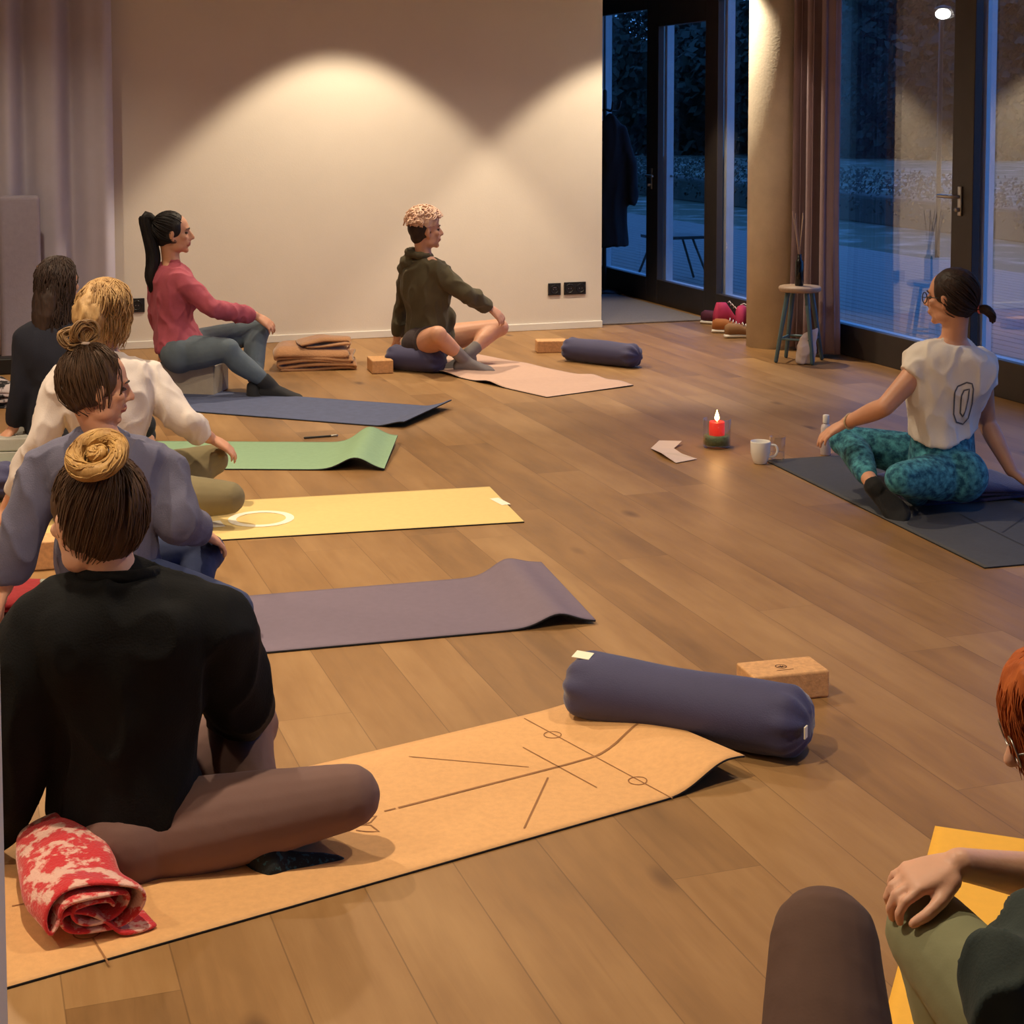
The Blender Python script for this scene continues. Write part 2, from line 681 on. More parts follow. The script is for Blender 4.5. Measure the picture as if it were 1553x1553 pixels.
        me = voxel(bm, vox, smooth, .5)
        if amp:
            folds(me, amp, fs, stretch)
        return obj(name, me, m, parent or s.o)

    def bottoms(s, name, m, grow=.006, waist=.24, upto=(.9, .9), vox=.007, amp=.0015, fs=14.0, short=None, smooth=4, seat=True, sg=None):
        bm = NB()
        S = s.S
        ring_loft(bm, s.trings(grow, t0=-1, t1=waist), 30, 2.4)
        for q, hp, kn, an, u in ((1, s.HR, s.KR, s.AR, upto[0]), (-1, s.HL, s.KL, s.AL, upto[1])):
            if short:
                d = kn - hp
                tube(bm, [hp, hp + d * short * .5, hp + d * short], [.092 * S + grow, .092 * S + grow, .084 * S + grow * 1.5], 18, 2, rnd=False)
            else:
                s.leg(bm, hp, kn, an, 1.0, grow, u)
            if seat:
                f = s.spine(.05)[1].cross(s.hr).normalized()
                ell(bm, hp - f * .045 * S + UP * .01, .1 * S + grow, .1 * S + grow, .1 * S + grow)
        me = voxel(bm, vox, smooth, .5)
        if amp:
            folds(me, amp, fs)
        return obj(name, me, m, s.o)

    def sock(s, which, m, frm=.78, vox=.005, grow=.004):
        bm = NB()
        an, kn, key = (s.AR, s.KR, 'tR') if which == 'R' else (s.AL, s.KL, 'tL')
        t, n = s.k[key]
        foot_prims(bm, an, t, n, s.S, grow + .001, toes=True)
        e = an - kn
        tube(bm, [kn + e * frm, kn + e * (frm + 1) * .5, an, an + V(t).normalized() * .02 - V(n).normalized() * .02], [.037 * s.S + grow, .036 * s.S + grow, .034 * s.S + grow, .033 * s.S + grow], 16, 2, rnd=False)
        return obj('sock', voxel(bm, vox, 4, .5), m, s.o)

    # hair -----------------------------------------------------------
    def cap(s, bm, grow=1.0, back=True, front=.0, low=0.0, side=True):
        h, S = s.h, s.S * s.k.get('hs', 1.0)
        g = grow
        ell(bm, h(0, -.026 + front, .042), .081 * S * g, .094 * S * g, .086 * S * g, h.M, 30, 20)
        if back:
            ell(bm, h(0, -.05, -.012 - low), .066 * S * g, .058 * S * g, .07 * S * g, h.M, 24, 16)
        if side:
            for q in (-1, 1):
                ell(bm, h(q * .056, .0, .03), .026 * S * g, .042 * S * g, .05 * S * g, h.M, 16, 12)
                ell(bm, h(q * .055, -.03, -.01), .024 * S * g, .035 * S * g, .045 * S * g, h.M, 16, 12)

    def strands(s, bm, n, end, r=.0016, lift=.004, wav=0.0, zmin=-.05, mess=.004, seed=1, ymax=.06, segs=9, sides=4):
        """pulled-back strands over the skull from the hairline to a tie at head coords `end`"""
        rnd = random.Random(seed)
        h, S = s.h, s.S * s.k.get('hs', 1.0)
        e = V(end)
        cc = V((0, -.026, .03))
        for i in range(n):
            for _ in range(40):
                d = V((rnd.uniform(-1, 1), rnd.uniform(-1, 1), rnd.uniform(-1, 1)))
                if 0.2 < d.length < 1:
                    d.normalize()
                    p = cc + V((d.x * .081, d.y * .098, d.z * (.094 if d.z > 0 else .118)))
                    if p.z > zmin and p.y < ymax and not (p.z < .02 and p.y > .02):
                        break
            de = (e - cc).normalized()
            pts = []
            ph = rnd.uniform(0, 6)
            for k in range(segs):
                t = k / (segs - 1)
                dd = d.slerp(de, t)
                base = V((dd.x * .081, dd.y * .098, dd.z * (.094 if dd.z > 0 else .118)))
                tgt = (e - cc).length
                rr = base.length * (1 - t) + max(base.length, base.length) * t
                ofs = lift * math.sin(t * PI) + mess * rnd.uniform(-.3, .6)
                q = cc + dd * (rr + ofs)
                if k == segs - 1:
                    q = e + V((rnd.uniform(-1, 1), rnd.uniform(-1, 1), rnd.uniform(-1, 1))) * .006
                q += V((math.sin(ph + t * 7), math.cos(ph + t * 5), 0)) * wav
                pts.append(h(*q))
            rr = r * S * rnd.uniform(.6, 1.5)
            tube(bm, pts, [rr * .5] + [rr] * (segs - 2) + [rr * .7], sides, 1, rnd=False)

    def hanging(s, bm, n, length, r=.0022, wav=.004, seed=1, crown=(0, -.03, .12), azr=(0.55, 2 * PI - .55), out=.006, segs=14, taper=.6, back=0.0, sides=4, wf=9, lenvar=.15, lim=None):
        """loose hair: from the crown over the skull, then falling straight down"""
        rnd = random.Random(seed)
        h, S = s.h, s.S * s.k.get('hs', 1.0)
        cc = V((0, -.02, .03))
        for i in range(n):
            az = rnd.uniform(*azr)                       # 0 = face direction, turning
            d0 = V((rnd.uniform(-.25, .25), rnd.uniform(-.4, .5), 1)).normalized()
            L = length * (1 + rnd.uniform(-lenvar, lenvar))
            pts = []
            dirv = V((math.sin(az), math.cos(az), -0.1)).normalized()
            ph = rnd.uniform(0, 6)
            o = out + rnd.uniform(0, .012)
            last = None
            step = L / segs
            for k in range(segs + 1):
                t = k * step
                ang = t / .095
                if ang < 1.55:
                    dd = d0.slerp(dirv, min(1, ang / 1.55))
                    q = cc + V((dd.x * (.082 + o), dd.y * (.098 + o), dd.z * (.09 + o)))
                    last = q
                    tl = t
                else:
                    q = last + V((0, -back * (t - tl), -(t - tl))) + V((math.sin(az), math.cos(az), 0)) * -.05 * taper * sstep(0, .2, t - tl)
                q = q + V((math.sin(ph + t * wf * 6), math.cos(ph * 2 + t * wf * 5), 0)) * wav * (.3 + min(1, t / .1))
                pts.append(h(*q))
            rr = r * S * rnd.uniform(.6, 1.4)
            tube(bm, pts, [rr] * segs + [rr * .3], sides, 1, rnd=False)


MAT = {}
# ------------------------------------------------------------------ light levels
WORLD = 2.7
W_WALL = 200
SPOTS = [(.1, 3.2, 180), (2.4, 3.0, 100), (.1, 6.2, 240), (2.2, 6.6, 130), (-2.0, 3.0, 100), (-2.0, 6.2, 130), (.3, 9.2, 80), (3.2, 9.0, 80)]  # last entry is an extra lamp, added to brighten the column's left side
SPOT_ANG = 130
EXPO = 0.32
LCOL = (1, .82, .575)
# ------------------------------------------------------------------ shared materials
M_SKIN = mat('skin', rgb(205, 150, 120), .5, .06, 9, .08, 60, sss=.12)
M_SKIN2 = mat('skin_fair', rgb(218, 168, 142), .5, .06, 9, .08, 60, sss=.12)
M_LIPS = mat('lips', rgb(170, 95, 85), .4, .05)
MAT['eye'] = mat('eye', rgb(60, 45, 38), .2, .2)
MAT['hair_dark'] = mat('hair_dark', rgb(48, 34, 28), .45, .25, 30, .3, 120, (1, 1, .15))
M_WALL = mat('wall_paint', rgb(222, 212, 200), .85, .02, 3, .05, 120)
M_WHITE = mat('white_paint', rgb(225, 220, 212), .6, .02, 5)
M_BRONZE = mat('dark_frame', rgb(52, 45, 42), .5, .1, 8)
M_ALU = mat('outer_frame', rgb(200, 205, 212), .5, .05, 8)
M_CONC = mat('concrete', rgb(212, 202, 184), .8, .1, 4, .15, 60)
M_STEEL = mat('steel', rgb(170, 168, 165), .3, .05, 20, metal=1.0)
M_BLACK = mat('black_plastic', rgb(24, 23, 24), .45, .1)
M_GLASS = glass_mat('pane_glass', .17)
M_CLEAR = glass_mat('clear_glass', .05)


def floor_mat():
    m = bpy.data.materials.new('oak_planks')
    t = NT(m)
    out = t.n('ShaderNodeOutputMaterial')
    b = t.n('ShaderNodeBsdfPrincipled')
    tc = t.n('ShaderNodeTexCoord')
    sp = t.n('ShaderNodeSeparateXYZ')
    t.l(tc.outputs['Object'], sp.inputs[0])

    def mth(op, a, bb=None, c=None):
        nd = t.n('ShaderNodeMath', operation=op)
        for i, v in enumerate((a, bb, c)):
            if v is None: continue
            if isinstance(v, (int, float)): nd.inputs[i].default_value = v
            else: t.l(v, nd.inputs[i])
        return nd.outputs[0]
    W, L = .205, 2.1
    px = mth('DIVIDE', mth('ADD', sp.outputs[0], PLANK_OFF), W)
    row = mth('FLOOR', px)
    fx = mth('FRACT', px)
    wn = t.n('ShaderNodeTexWhiteNoise', noise_dimensions='1D')
    t.l(row, wn.inputs['W'])
    py = mth('ADD', mth('DIVIDE', sp.outputs[1], L), mth('MULTIPLY', wn.outputs['Value'], 7.3))
    col = mth('FLOOR', py)
    fy = mth('FRACT', py)
    cb = t.n('ShaderNodeCombineXYZ')
    t.l(row, cb.inputs[0]); t.l(col, cb.inputs[1])
    w2 = t.n('ShaderNodeTexWhiteNoise', noise_dimensions='3D')
    t.l(cb.outputs[0], w2.inputs['Vector'])
    # grain, stretched along each plank and shifted from plank to plank
    ad = t.n('ShaderNodeVectorMath', operation='MULTIPLY_ADD')
    t.l(w2.outputs['Color'], ad.inputs[0])
    ad.inputs[1].default_value = (20, 20, 20)
    t.l(tc.outputs['Object'], ad.inputs[2])
    mp = t.n('ShaderNodeMapping')
    mp.inputs['Scale'].default_value = (22, 1.6, 1)
    t.l(ad.outputs[0], mp.inputs['Vector'])
    g1 = t.n('ShaderNodeTexNoise', i_Scale=1.0, i_Detail=8.0, i_Roughness=.65, i_Distortion=.8)
    t.l(mp.outputs[0], g1.inputs['Vector'])
    mp2 = t.n('ShaderNodeMapping')
    mp2.inputs['Scale'].default_value = (5, 1.3, 1)
    t.l(ad.outputs[0], mp2.inputs['Vector'])
    g2 = t.n('ShaderNodeTexNoise', i_Scale=1.0, i_Detail=4.0, i_Roughness=.6)
    t.l(mp2.outputs[0], g2.inputs['Vector'])
    rp = t.n('ShaderNodeValToRGB')
    e = rp.color_ramp.elements
    e[0].position, e[0].color = 0.0, rgb(*OAK[0])
    e[1].position, e[1].color = 1.0, rgb(*OAK[2])
    k = e.new(.5); k.color = rgb(*OAK[1])
    f = mth('ADD', mth('MULTIPLY', w2.outputs['Value'], .34), mth('ADD', mth('MULTIPLY', g1.outputs['Fac'], .5), mth('MULTIPLY', g2.outputs['Fac'], .9)))
    t.l(mth('SUBTRACT', f, .36), rp.inputs['Fac'])
    # knots
    mp3 = t.n('ShaderNodeMapping')
    mp3.inputs['Scale'].default_value = (4.4, 2.0, 1)
    t.l(ad.outputs[0], mp3.inputs['Vector'])
    vo = t.n('ShaderNodeTexVoronoi', i_Scale=1.0)
    t.l(mp3.outputs[0], vo.inputs['Vector'])
    kn = t.n('ShaderNodeMapRange', i_1=.03, i_2=.13, i_3=1.0, i_4=0.0) if False else t.n('ShaderNodeMapRange')
    kn.inputs[1].default_value, kn.inputs[2].default_value, kn.inputs[3].default_value, kn.inputs[4].default_value = .03, .16, 1.0, 0.0
    t.l(vo.outputs['Distance'], kn.inputs[0])
    sel = mth('GREATER_THAN', vo.outputs['Color'], .55)
    kf = mth('MULTIPLY', mth('MULTIPLY', kn.outputs[0], sel), .75)
    mk = t.n('ShaderNodeMixRGB')
    t.l(kf, mk.inputs[0]); t.l(rp.outputs[0], mk.inputs[1])
    mk.inputs[2].default_value = rgb(70, 42, 24)
    # joints
    ex = mth('MINIMUM', fx, mth('SUBTRACT', 1.0, fx))
    ey = mth('MINIMUM', fy, mth('SUBTRACT', 1.0, fy))
    gx = mth('LESS_THAN', ex, .007)
    gy = mth('LESS_THAN', ey, .0005)
    gap = mth('MAXIMUM', gx, gy)
    mg = t.n('ShaderNodeMixRGB')
    t.l(mth('MULTIPLY', gap, .38), mg.inputs[0]); t.l(mk.outputs[0], mg.inputs[1])
    mg.inputs[2].default_value = rgb(62, 40, 24)
    t.l(mg.outputs[0], b.inputs['Base Color'])
    rr = t.n('ShaderNodeMapRange')
    rr.inputs[3].default_value, rr.inputs[4].default_value = .38, .56
    t.l(g1.outputs['Fac'], rr.inputs[0])
    t.l(rr.outputs[0], b.inputs['Roughness'])
    b.inputs['Specular IOR Level'].default_value = .4
    bp = t.n('ShaderNodeBump', i_Strength=.12, i_Distance=.004)
    t.l(mth('SUBTRACT', g1.outputs['Fac'], mth('MULTIPLY', gap, 1.5)), bp.inputs['Height'])
    t.l(bp.outputs[0], b.inputs['Normal'])
    t.l(b.outputs[0], out.inputs[0])
    return m


P_WIN = fl(1505, 600).dot(BX)
Q_WALL = fl(912, 496.5).dot(AX)
P_END = fl(912, 496.5).dot(BX)
ZC = 3.0
P_L, Q_F, Q_B = -3.2, -2.6, 17.0
PLANK_OFF = -fl(1200, 1222).dot(BX)
OAK = ((100, 71, 42), (146, 108, 66), (176, 138, 92))


def room_struct(name, bm, m, smooth=False):
    o = obj(name, bm, m, None, base=(0, 0, 0), rotz=PHI, smooth=smooth)
    o['kind'] = 'structure'
    return o


room_struct('floor', rbox(NB(), P_L, P_WIN + .03, Q_F, Q_B, -.2, 0), floor_mat())
room_struct('ceiling', rbox(NB(), P_L, P_WIN + .1, Q_F, Q_B, ZC, ZC + .15), mat('ceiling_paint', rgb(205, 198, 190), .9, .02, 3))
room_struct('wall_back', rbox(NB(), P_L, P_END, Q_WALL, Q_WALL + .28, 0, ZC), M_WALL)
room_struct('wall_left', rbox(NB(), P_L - .2, P_L, Q_F, Q_B, 0, ZC), M_WALL)
room_struct('wall_front', rbox(NB(), P_L, P_WIN + .1, Q_F - .2, Q_F, 0, ZC), M_WALL)
room_struct('wall_corridor', rbox(NB(), P_L, P_WIN + .1, Q_B, Q_B + .2, 0, ZC), mat('dark_wall', rgb(70, 64, 60), .85, .05))
bm = NB()
rbox(bm, P_L, P_END + .004, Q_WALL - .014, Q_WALL, 0, .052, .004)
room_struct('baseboard_back', bm, M_WHITE)

# narrow white wall end close to the camera, lower left
bm = NB()
Yj = 2.2
xr = at(12, 1553, Yj + .1).x
box(bm, V((xr - .25, Yj + .05, ZC / 2)), .5, .1, ZC)
o = obj('wall_jamb', bm, M_WHITE, None, smooth=False); o['kind'] = 'structure'


# ---- window wall
def qwin(u, v=300):
    r = ray(u, v)
    t = (P_WIN - CAM.dot(BX)) / r.dot(BX)
    return (CAM + r * t).dot(AX)


Z_SILL, Z_HEAD = .2, 2.42
FR0, FR1, GL = P_WIN, P_WIN + .055, P_WIN + .055


def post(bm, q0, q1):
    rbox(bm, FR0, FR1 - .004, q0, q1, 0, ZC, .004)


def section(name, q0, q1, qp1, door=False, handle=None, sill=Z_SILL, head=Z_HEAD):
    """pane between q0 and q1, the post beyond it up to qp1"""
    bm = NB()
    post(bm, q1, qp1)
    rbox(bm, FR0, FR1 - .004, q0, q1, 0, sill, .004)
    rbox(bm, FR0, FR1 - .004, q0, q1, head, ZC, .004)
    o = room_struct(name, bm, M_BRONZE)
    pb = rbox(NB(), GL, GL + .024, q0 - .02, q1 + .02, sill - .02, head + .02)
    part_room('pane', pb, M_GLASS, o)
    jb = NB()
    rbox(jb, GL + .024, GL + .085, q1 - .004, qp1 + .004, sill - .1, ZC)
    rbox(jb, GL + .024, GL + .085, q0, q1, sill - .12, sill - .01)
    part_room('outer_frame', jb, M_ALU, o)
    return o


def part_room(name, bm, m, parent, smooth=False):
    me = bpy.data.meshes.new(name)
    bmesh.ops.recalc_face_normals(bm, faces=bm.faces)
    bm.to_mesh(me); bm.free()
    if smooth: me.polygons.foreach_set('use_smooth', [True] * len(me.polygons))
    me.materials.append(m)
    me.transform(Matrix.Rotation(-PHI, 4, 'Z'))
    o = bpy.data.objects.new(name, me)
    C.objects.link(o)
    o.parent = parent
    return o


def lever(parent, q, z, sgn):
    h = NB()
    for side in (-1, 1):
        pp = FR0 if side < 0 else FR1 + .005
        rbox(h, pp - .012 if side < 0 else pp, pp if side < 0 else pp + .012, q - .018, q + .018, z - .11, z + .06, .003)
        tube(h, [room(pp, q, z), room(pp + side * .055, q, z), room(pp + side * .06, q + sgn * .03, z), room(pp + side * .06, q + sgn * .14, z)], .011, 10)
        lathe(h, room(pp + side * .02, q, z - .075), [(.001, -.02), (.013, -.018), (.013, .018), (.001, .02)], 14, BX)
    part_room('handle', h, M_STEEL, parent, True)


q1475, q1443 = qwin(1475), qwin(1443)
q1215, q1195 = qwin(1222), qwin(1196)
q1087, q1068 = qwin(1087), qwin(1068)
q997, q980 = qwin(997), qwin(980)
d1 = section('door_1', q1475 - 1.15, q1475, q1443, sill=.21)
lever(d1, (q1443 + q1475) / 2 + .01, 1.6 - (297 - 165) * at(1460, 297, (room(P_WIN, q1443)).y).y / 2500, 1)
section('window_1', q1443, q1215, q1195)
section('window_2', q1195, q1087, q1068)
d2 = section('door_2', q1068, q997, q980, head=2.27)
lever(d2, (q997 + q980) / 2, 1.05, -1)
section('window_3', q980, qwin(905), qwin(890))
q905 = qwin(890)
section('window_4', q905, q905 + 1.4, q905 + 1.55)
section('window_5', q905 + 1.55, Q_B - .12, Q_B)
section('window_6', q1475 - 2.75, q1475 - 1.3, q1475 - 1.15)
section('window_7', q1475 - 4.4, q1475 - 2.9, q1475 - 2.75)
section('window_8', q1475 - 6.1, q1475 - 4.55, q1475 - 4.4)
section('window_9', Q_F, q1475 - 6.25, q1475 - 6.1)

# ---- round concrete column
cc = V(((1176 - 776.5) / 2500 * 11.08, 11.08, 0))
bm = NB()
lathe(bm, cc, [(.184, 0), (.184, ZC)], 64)
o = obj('column', bm, M_CONC, None, base=cc)
tag(o, 'round bare concrete column in front of the dark windows', 'column')


# ---- curtains
def curtain(name, p_fun, n, z0, z1, m, base, label, cat, rows=14):
    bm = NB()
    grid = []
    for j in range(rows + 1):
        z = z0 + (z1 - z0) * j / rows
        row = []
        for i in range(n + 1):
            s = i / n
            row.append(bm.verts.new(p_fun(s, z)))
        grid.append(row)
    for j in range(rows):
        for i in range(n):
            bm.faces.new((grid[j][i], grid[j][i + 1], grid[j + 1][i + 1], grid[j + 1][i]))
    o = obj(name, bm, m, None, base=base)
    sm = o.modifiers.new('thick', 'SOLIDIFY')
    sm.thickness = .004
    tag(o, label, cat)
    return o


M_CURT = mat('mauve_curtain', rgb(150, 130, 138), .85, .06, 12, .1, 200, trans=.15)
cq0, cq1 = qwin(1266) - .26, qwin(1196) - .42
pc = P_WIN - .17


def cfun(s, z):
    q = cq0 + (cq1 - cq0) * s
    w = math.sin(s * PI * 11) * .05 + math.sin(s * PI * 17 + 1) * .022
    flare = 1 + .18 * sstep(.9, 0, z)
    qm = (cq0 + cq1) / 2
    return room(pc + w * flare, qm + (q - qm) * (1 + .1 * sstep(.8, 0, z)) + .012 * math.cos(s * PI * 22), z)


curtain('curtain', cfun, 260, .025, 2.95, M_CURT, room(pc, (cq0 + cq1) / 2, .025), 'mauve curtain gathered beside the concrete column', 'curtain')
M_SHEER = mat('grey_sheer', rgb(208, 202, 216), .9, .03, 8, trans=.2)
pw = lambda u: [(CAM + ray(u, 500) * ((Q_WALL - .2) / ray(u, 500).dot(AX))).dot(BX)][0]
p0c, p1c = pw(-220), pw(176)


def sfun(s, z):
    p = p0c + (p1c - p0c) * s
    w = math.sin(s * 31 + .6 * math.sin(s * 9)) * .07 + math.sin(s * 67 + 2) * .018
    return room(p, Q_WALL - .17 + w, z)


curtain('sheer_curtain', sfun, 300, .03, 2.95, M_SHEER, room((p0c + p1c) / 2, Q_WALL - .17, .03), 'pale grey full length curtain hanging on the left of the back wall', 'curtain')


# ---- sockets on the back wall
def wallpt(u, v, off=0.0):
    r = ray(u, v)
    t = (Q_WALL - off) / r.dot(AX)
    return CAM + r * t


def plate(u0, u1, v0, v1, label, n):
    a, b = wallpt(u0, v1), wallpt(u1, v0)
    c = (a + b) / 2
    w = (b - a).dot(BX)
    h = b.z - a.z
    e = empty('wall_socket', c, label, 'socket', 'black wall plates')
    bm = NB()
    box(bm, c - AX * .005, w, .01, h, BX, AX, UP, .002)
    obj('faceplate', bm, M_BLACK, e, smooth=False)
    for i in range(n):
        cx = c + BX * ((i + .5) / n - .5) * w
        bm = NB()
        lathe(bm, cx - AX * .009, [(.033, 0), (.033, .004), (.028, .0035), (.027, -.001), (.0001, -.001)], 28, -AX)
        obj('outlet', bm, mat('socket_black', rgb(16, 15, 16), .3), e)
        bm = NB()
        for q in (-1, 1):
            box(bm, cx - AX * .0135 + BX * q * .0095, .006, .002, .006, BX, AX, UP)
        if label.startswith('small square'):
            box(bm, cx - AX * .0135 + UP * .013, .022, .002, .004, BX, AX, UP)
        obj('contact', bm, M_STEEL, e, smooth=False)


plate(831, 850, 429, 448, 'small square black wall socket right of the hooded sitter', 1)
plate(855, 888, 427, 447, 'wide black double wall socket nearest the wall end', 2)
plate(196, 219, 452, 474, 'black wall socket behind the blonde sitter beside the curtain', 1)


# ------------------------------------------------------------------ outside at dusk
M_DECK = mat('deck_boards', rgb(120, 116, 112), .7, .15, 3, .3, 8, (14, .6, 1))
room_struct('deck', rbox(NB(), P_WIN + .05, P_WIN + 4.6, -6, 26, -.2, -.06), M_DECK)
bm = NB()
for i in range(32):
    rbox(bm, P_WIN + .15 + i * .14, P_WIN + .15 + i * .14 + .128, -6, 26, -.06, -.035, .004)
room_struct('trim_1', bm, M_DECK)
M_LAWN = mat('rough_lawn', rgb(70, 80, 60), .95, .3, 1.6, .5, 10, col2=rgb(150, 155, 150), sharp=(.5, .72))
room_struct('lawn', rbox(NB(), P_WIN + 4.55, P_WIN + 60, -30, 90, -.4, -.12), M_LAWN)
M_LEAF = mat('dark_leaves', rgb(34, 46, 34), .7, .4, 3)
M_BARK = mat('bark', rgb(70, 58, 48), .9, .3, 8, .5, 20, (1, 1, .2))


def leaves(bm, c, rx, ry, rz, n, size, rnd):
    for _ in range(n):
        while True:
            d = V((rnd.uniform(-1, 1), rnd.uniform(-1, 1), rnd.uniform(-1, 1)))
            if d.length < 1: break
        d = d.normalized() * d.length ** .5
        p = V(c) + V((d.x * rx, d.y * ry, d.z * rz))
        a = V((rnd.gauss(0, 1), rnd.gauss(0, 1), rnd.gauss(0, 1))).normalized() * size * rnd.uniform(.6, 1.3)
        b = a.orthogonal() * .55
        vs = [bm.verts.new(p - a), bm.verts.new(p + b), bm.verts.new(p + a), bm.verts.new(p - b)]
        bm.faces.new(vs)


rnd = random.Random(3)
hp = fl(1300, 322).dot(BX)
bm = NB()
for i in range(60):
    leaves(bm, room(hp + rnd.uniform(-.1, .1), 2 + i * .62, .3), .5, .5, .42, 260, .035, rnd)
rbox(bm, hp - .25, hp + .25, 1.5, 39, -.15, .3, .05)
tag(obj('hedge', bm, M_LEAF, None, base=room(hp, 20, -.12), smooth=False), 'low dark clipped hedge across the garden outside the windows', 'hedge')


def tree(u, v, lean, h, r, crown, label, seed):
    base = fl(u, v, -.12)
    rn = random.Random(seed)
    e = empty('tree', base, label, 'tree', 'garden trees outside the windows')
    bm = NB()
    top = base + V((lean, 0, h))
    pts = [base.lerp(top, k / 5) + V((rn.uniform(-.1, .1), rn.uniform(-.1, .1), 0)) * (k > 0) for k in range(6)]
    tube(bm, pts, [r * (1.2 - .15 * k) for k in range(6)], 10, 2)
    for k in range(7):
        s = base.lerp(top, rn.uniform(.4, .95))
        d = V((rn.uniform(-1, 1), rn.uniform(-1, 1), rn.uniform(.2, .8))) * rn.uniform(1.0, 2.2)
        tube(bm, [s, s + d * .5 + UP * .1, s + d], [r * .35, r * .25, r * .1], 6, 2)
    obj('trunk', bm, M_BARK, e)
    bm = NB()
    for k in range(crown):
        c = base + V((lean * .8 + rn.uniform(-2.4, 2.4), rn.uniform(-2, 2), rn.uniform(.28, 1.25) * h))
        leaves(bm, c, 1.3, 1.3, 1.1, 520, .09, rn)
    obj('crown', bm, M_LEAF, e, smooth=False)


tr = [(935, 232, .2, 7, .18, 15, 'bare stemmed tree seen through the leftmost corridor window'), (1030, 228, -.3, 7, .16, 17, 'dense tree seen through the far glass door'),
      (1112, 226, .2, 7.5, .2, 17, 'dense dark tree seen just left of the concrete column'), (1205, 226, .1, 7, .2, 15, 'dark tree hidden partly by the concrete column'),
      (1312, 236, .7, 7, .17, 12, 'slim leaning tree seen right of the mauve curtain'), (1352, 240, -.2, 7.5, .2, 12, 'straight dark trunk in the middle of the big window'),
      (1425, 232, .3, 7, .2, 16, 'broad dark tree seen left of the glass door frame'), (1530, 236, .1, 7, .2, 16, 'dark tree seen through the glass door at the right'),
      (1640, 236, .1, 7, .2, 16, 'dark tree furthest right in the garden')]
for i, (u, v, ln, h, r, cr, lb) in enumerate(tr):
    tree(u, v, ln, h, r, cr, lb, 20 + i)
for i, (u, y, h) in enumerate([(960, 62, 5), (1075, 64, 6), (1190, 60, 5.6), (1290, 58, 5), (1400, 60, 6), (1500, 56, 5.6), (1610, 56, 5.6)]):
    base = V(((u - 776.5) / 2500 * y, y, -.12))
    bm = NB()
    rn = random.Random(60 + i)
    for k in range(16):
        leaves(bm, base + V((rn.uniform(-2.8, 2.8), rn.uniform(-1, 1), rn.uniform(.3, h))), 1.6, 1.2, 1.5, 420, .22, rn)
    tag(obj('shrub', bm, M_LEAF, None, base=base, smooth=False), 'far dark shrub at the back of the dusky garden', 'shrub', 'far shrubs closing the garden')

# lamp glowing outside
lp = at(1430, 21, 19.0)
e = empty('street_lamp', V((lp.x, lp.y, -.12)), 'glowing white garden lamp outside the big window, top right', 'lamp')
bm = NB(); tube(bm, [V((lp.x, lp.y + .06, -.12)), V((lp.x, lp.y + .06, lp.z + .02)), V((lp.x, lp.y, lp.z + .06))], [.03, .025, .025], 10); obj('pole', bm, M_BLACK, e)
bm = NB(); lathe(bm, V((lp.x, lp.y, lp.z + .05)), [(.01, .05), (.08, .03), (.1, .008), (.001, .006)], 24); obj('shade', bm, M_BLACK, e)
m = mat('lamp_glow', rgb(255, 255, 240), .5, emit=22)
bm = NB(); ell(bm, lp, .085, .085, .06); obj('bulb', bm, m, e)

# folding trestle standing outside the far door
tp = fl(1020, 425, -.035)
e = empty('trestle_table', tp, 'small dark table with splayed legs standing outside the far glass door', 'table')
bm = NB(); box(bm, tp + V((0, 0, .42)), .5, .4, .03, BX, AX, UP, .005); obj('tabletop', bm, M_BLACK, e, smooth=False)
for a in (-1, 1):
    for b in (-1, 1):
        bm = NB(); tube(bm, [tp + BX * a * .15 + AX * b * .12 + UP * .41, tp + BX * a * .3 + AX * b * .17 + UP * .008], .012, 8); obj('leg', bm, M_BLACK, e)

# ------------------------------------------------------------------ light
w = bpy.data.worlds.new('dusk')
bpy.context.scene.world = w
w.use_nodes = True
t = w.node_tree
t.nodes.clear()
ow = t.nodes.new('ShaderNodeOutputWorld')
bg = t.nodes.new('ShaderNodeBackground')
tc = t.nodes.new('ShaderNodeTexCoord')
sx = t.nodes.new('ShaderNodeSeparateXYZ')
rp = t.nodes.new('ShaderNodeValToRGB')
t.links.new(tc.outputs['Generated'], sx.inputs[0])
t.links.new(sx.outputs['Z'], rp.inputs[0])
rp.color_ramp.elements[0].color = (.045, .17, .46, 1)
rp.color_ramp.elements[1].color = (.03, .12, .42, 1)
t.links.new(rp.outputs[0], bg.inputs[0])
bg.inputs['Strength'].default_value = WORLD
t.links.new(bg.outputs[0], ow.inputs[0])


def spot(name, loc, power, size, blend=.3, col=LCOL, radius=.04, tgt=None):
    ld = bpy.data.lights.new(name, 'SPOT')
    ld.energy = power
    ld.spot_size = math.radians(size)
    ld.spot_blend = blend
    ld.color = col
    ld.shadow_soft_size = radius
    o = bpy.data.objects.new(name, ld)
    C.objects.link(o)
    o.location = loc
    if tgt is not None:
        o.rotation_euler = (V(tgt) - V(loc)).to_track_quat('-Z', 'Y').to_euler()
    return o


ps1 = wallpt(512, 200).dot(BX)
ps2 = wallpt(952, 200).dot(BX)
for i, (p, q, e, s) in enumerate([(ps1, Q_WALL - .9, W_WALL, 86), (ps2, Q_WALL - .9, W_WALL, 86)]):
    spot('wall_spot', room(p, q, 2.98), e, s, .25)
for i, (p, q, e) in enumerate(SPOTS):
    spot('ceiling_spot', room(p, q, 2.96), e, SPOT_ANG, .75)
sc = bpy.context.scene
sc.view_settings.view_transform = 'Standard'
sc.view_settings.look = 'None'
sc.view_settings.gamma = 1
sc.view_settings.exposure = EXPO
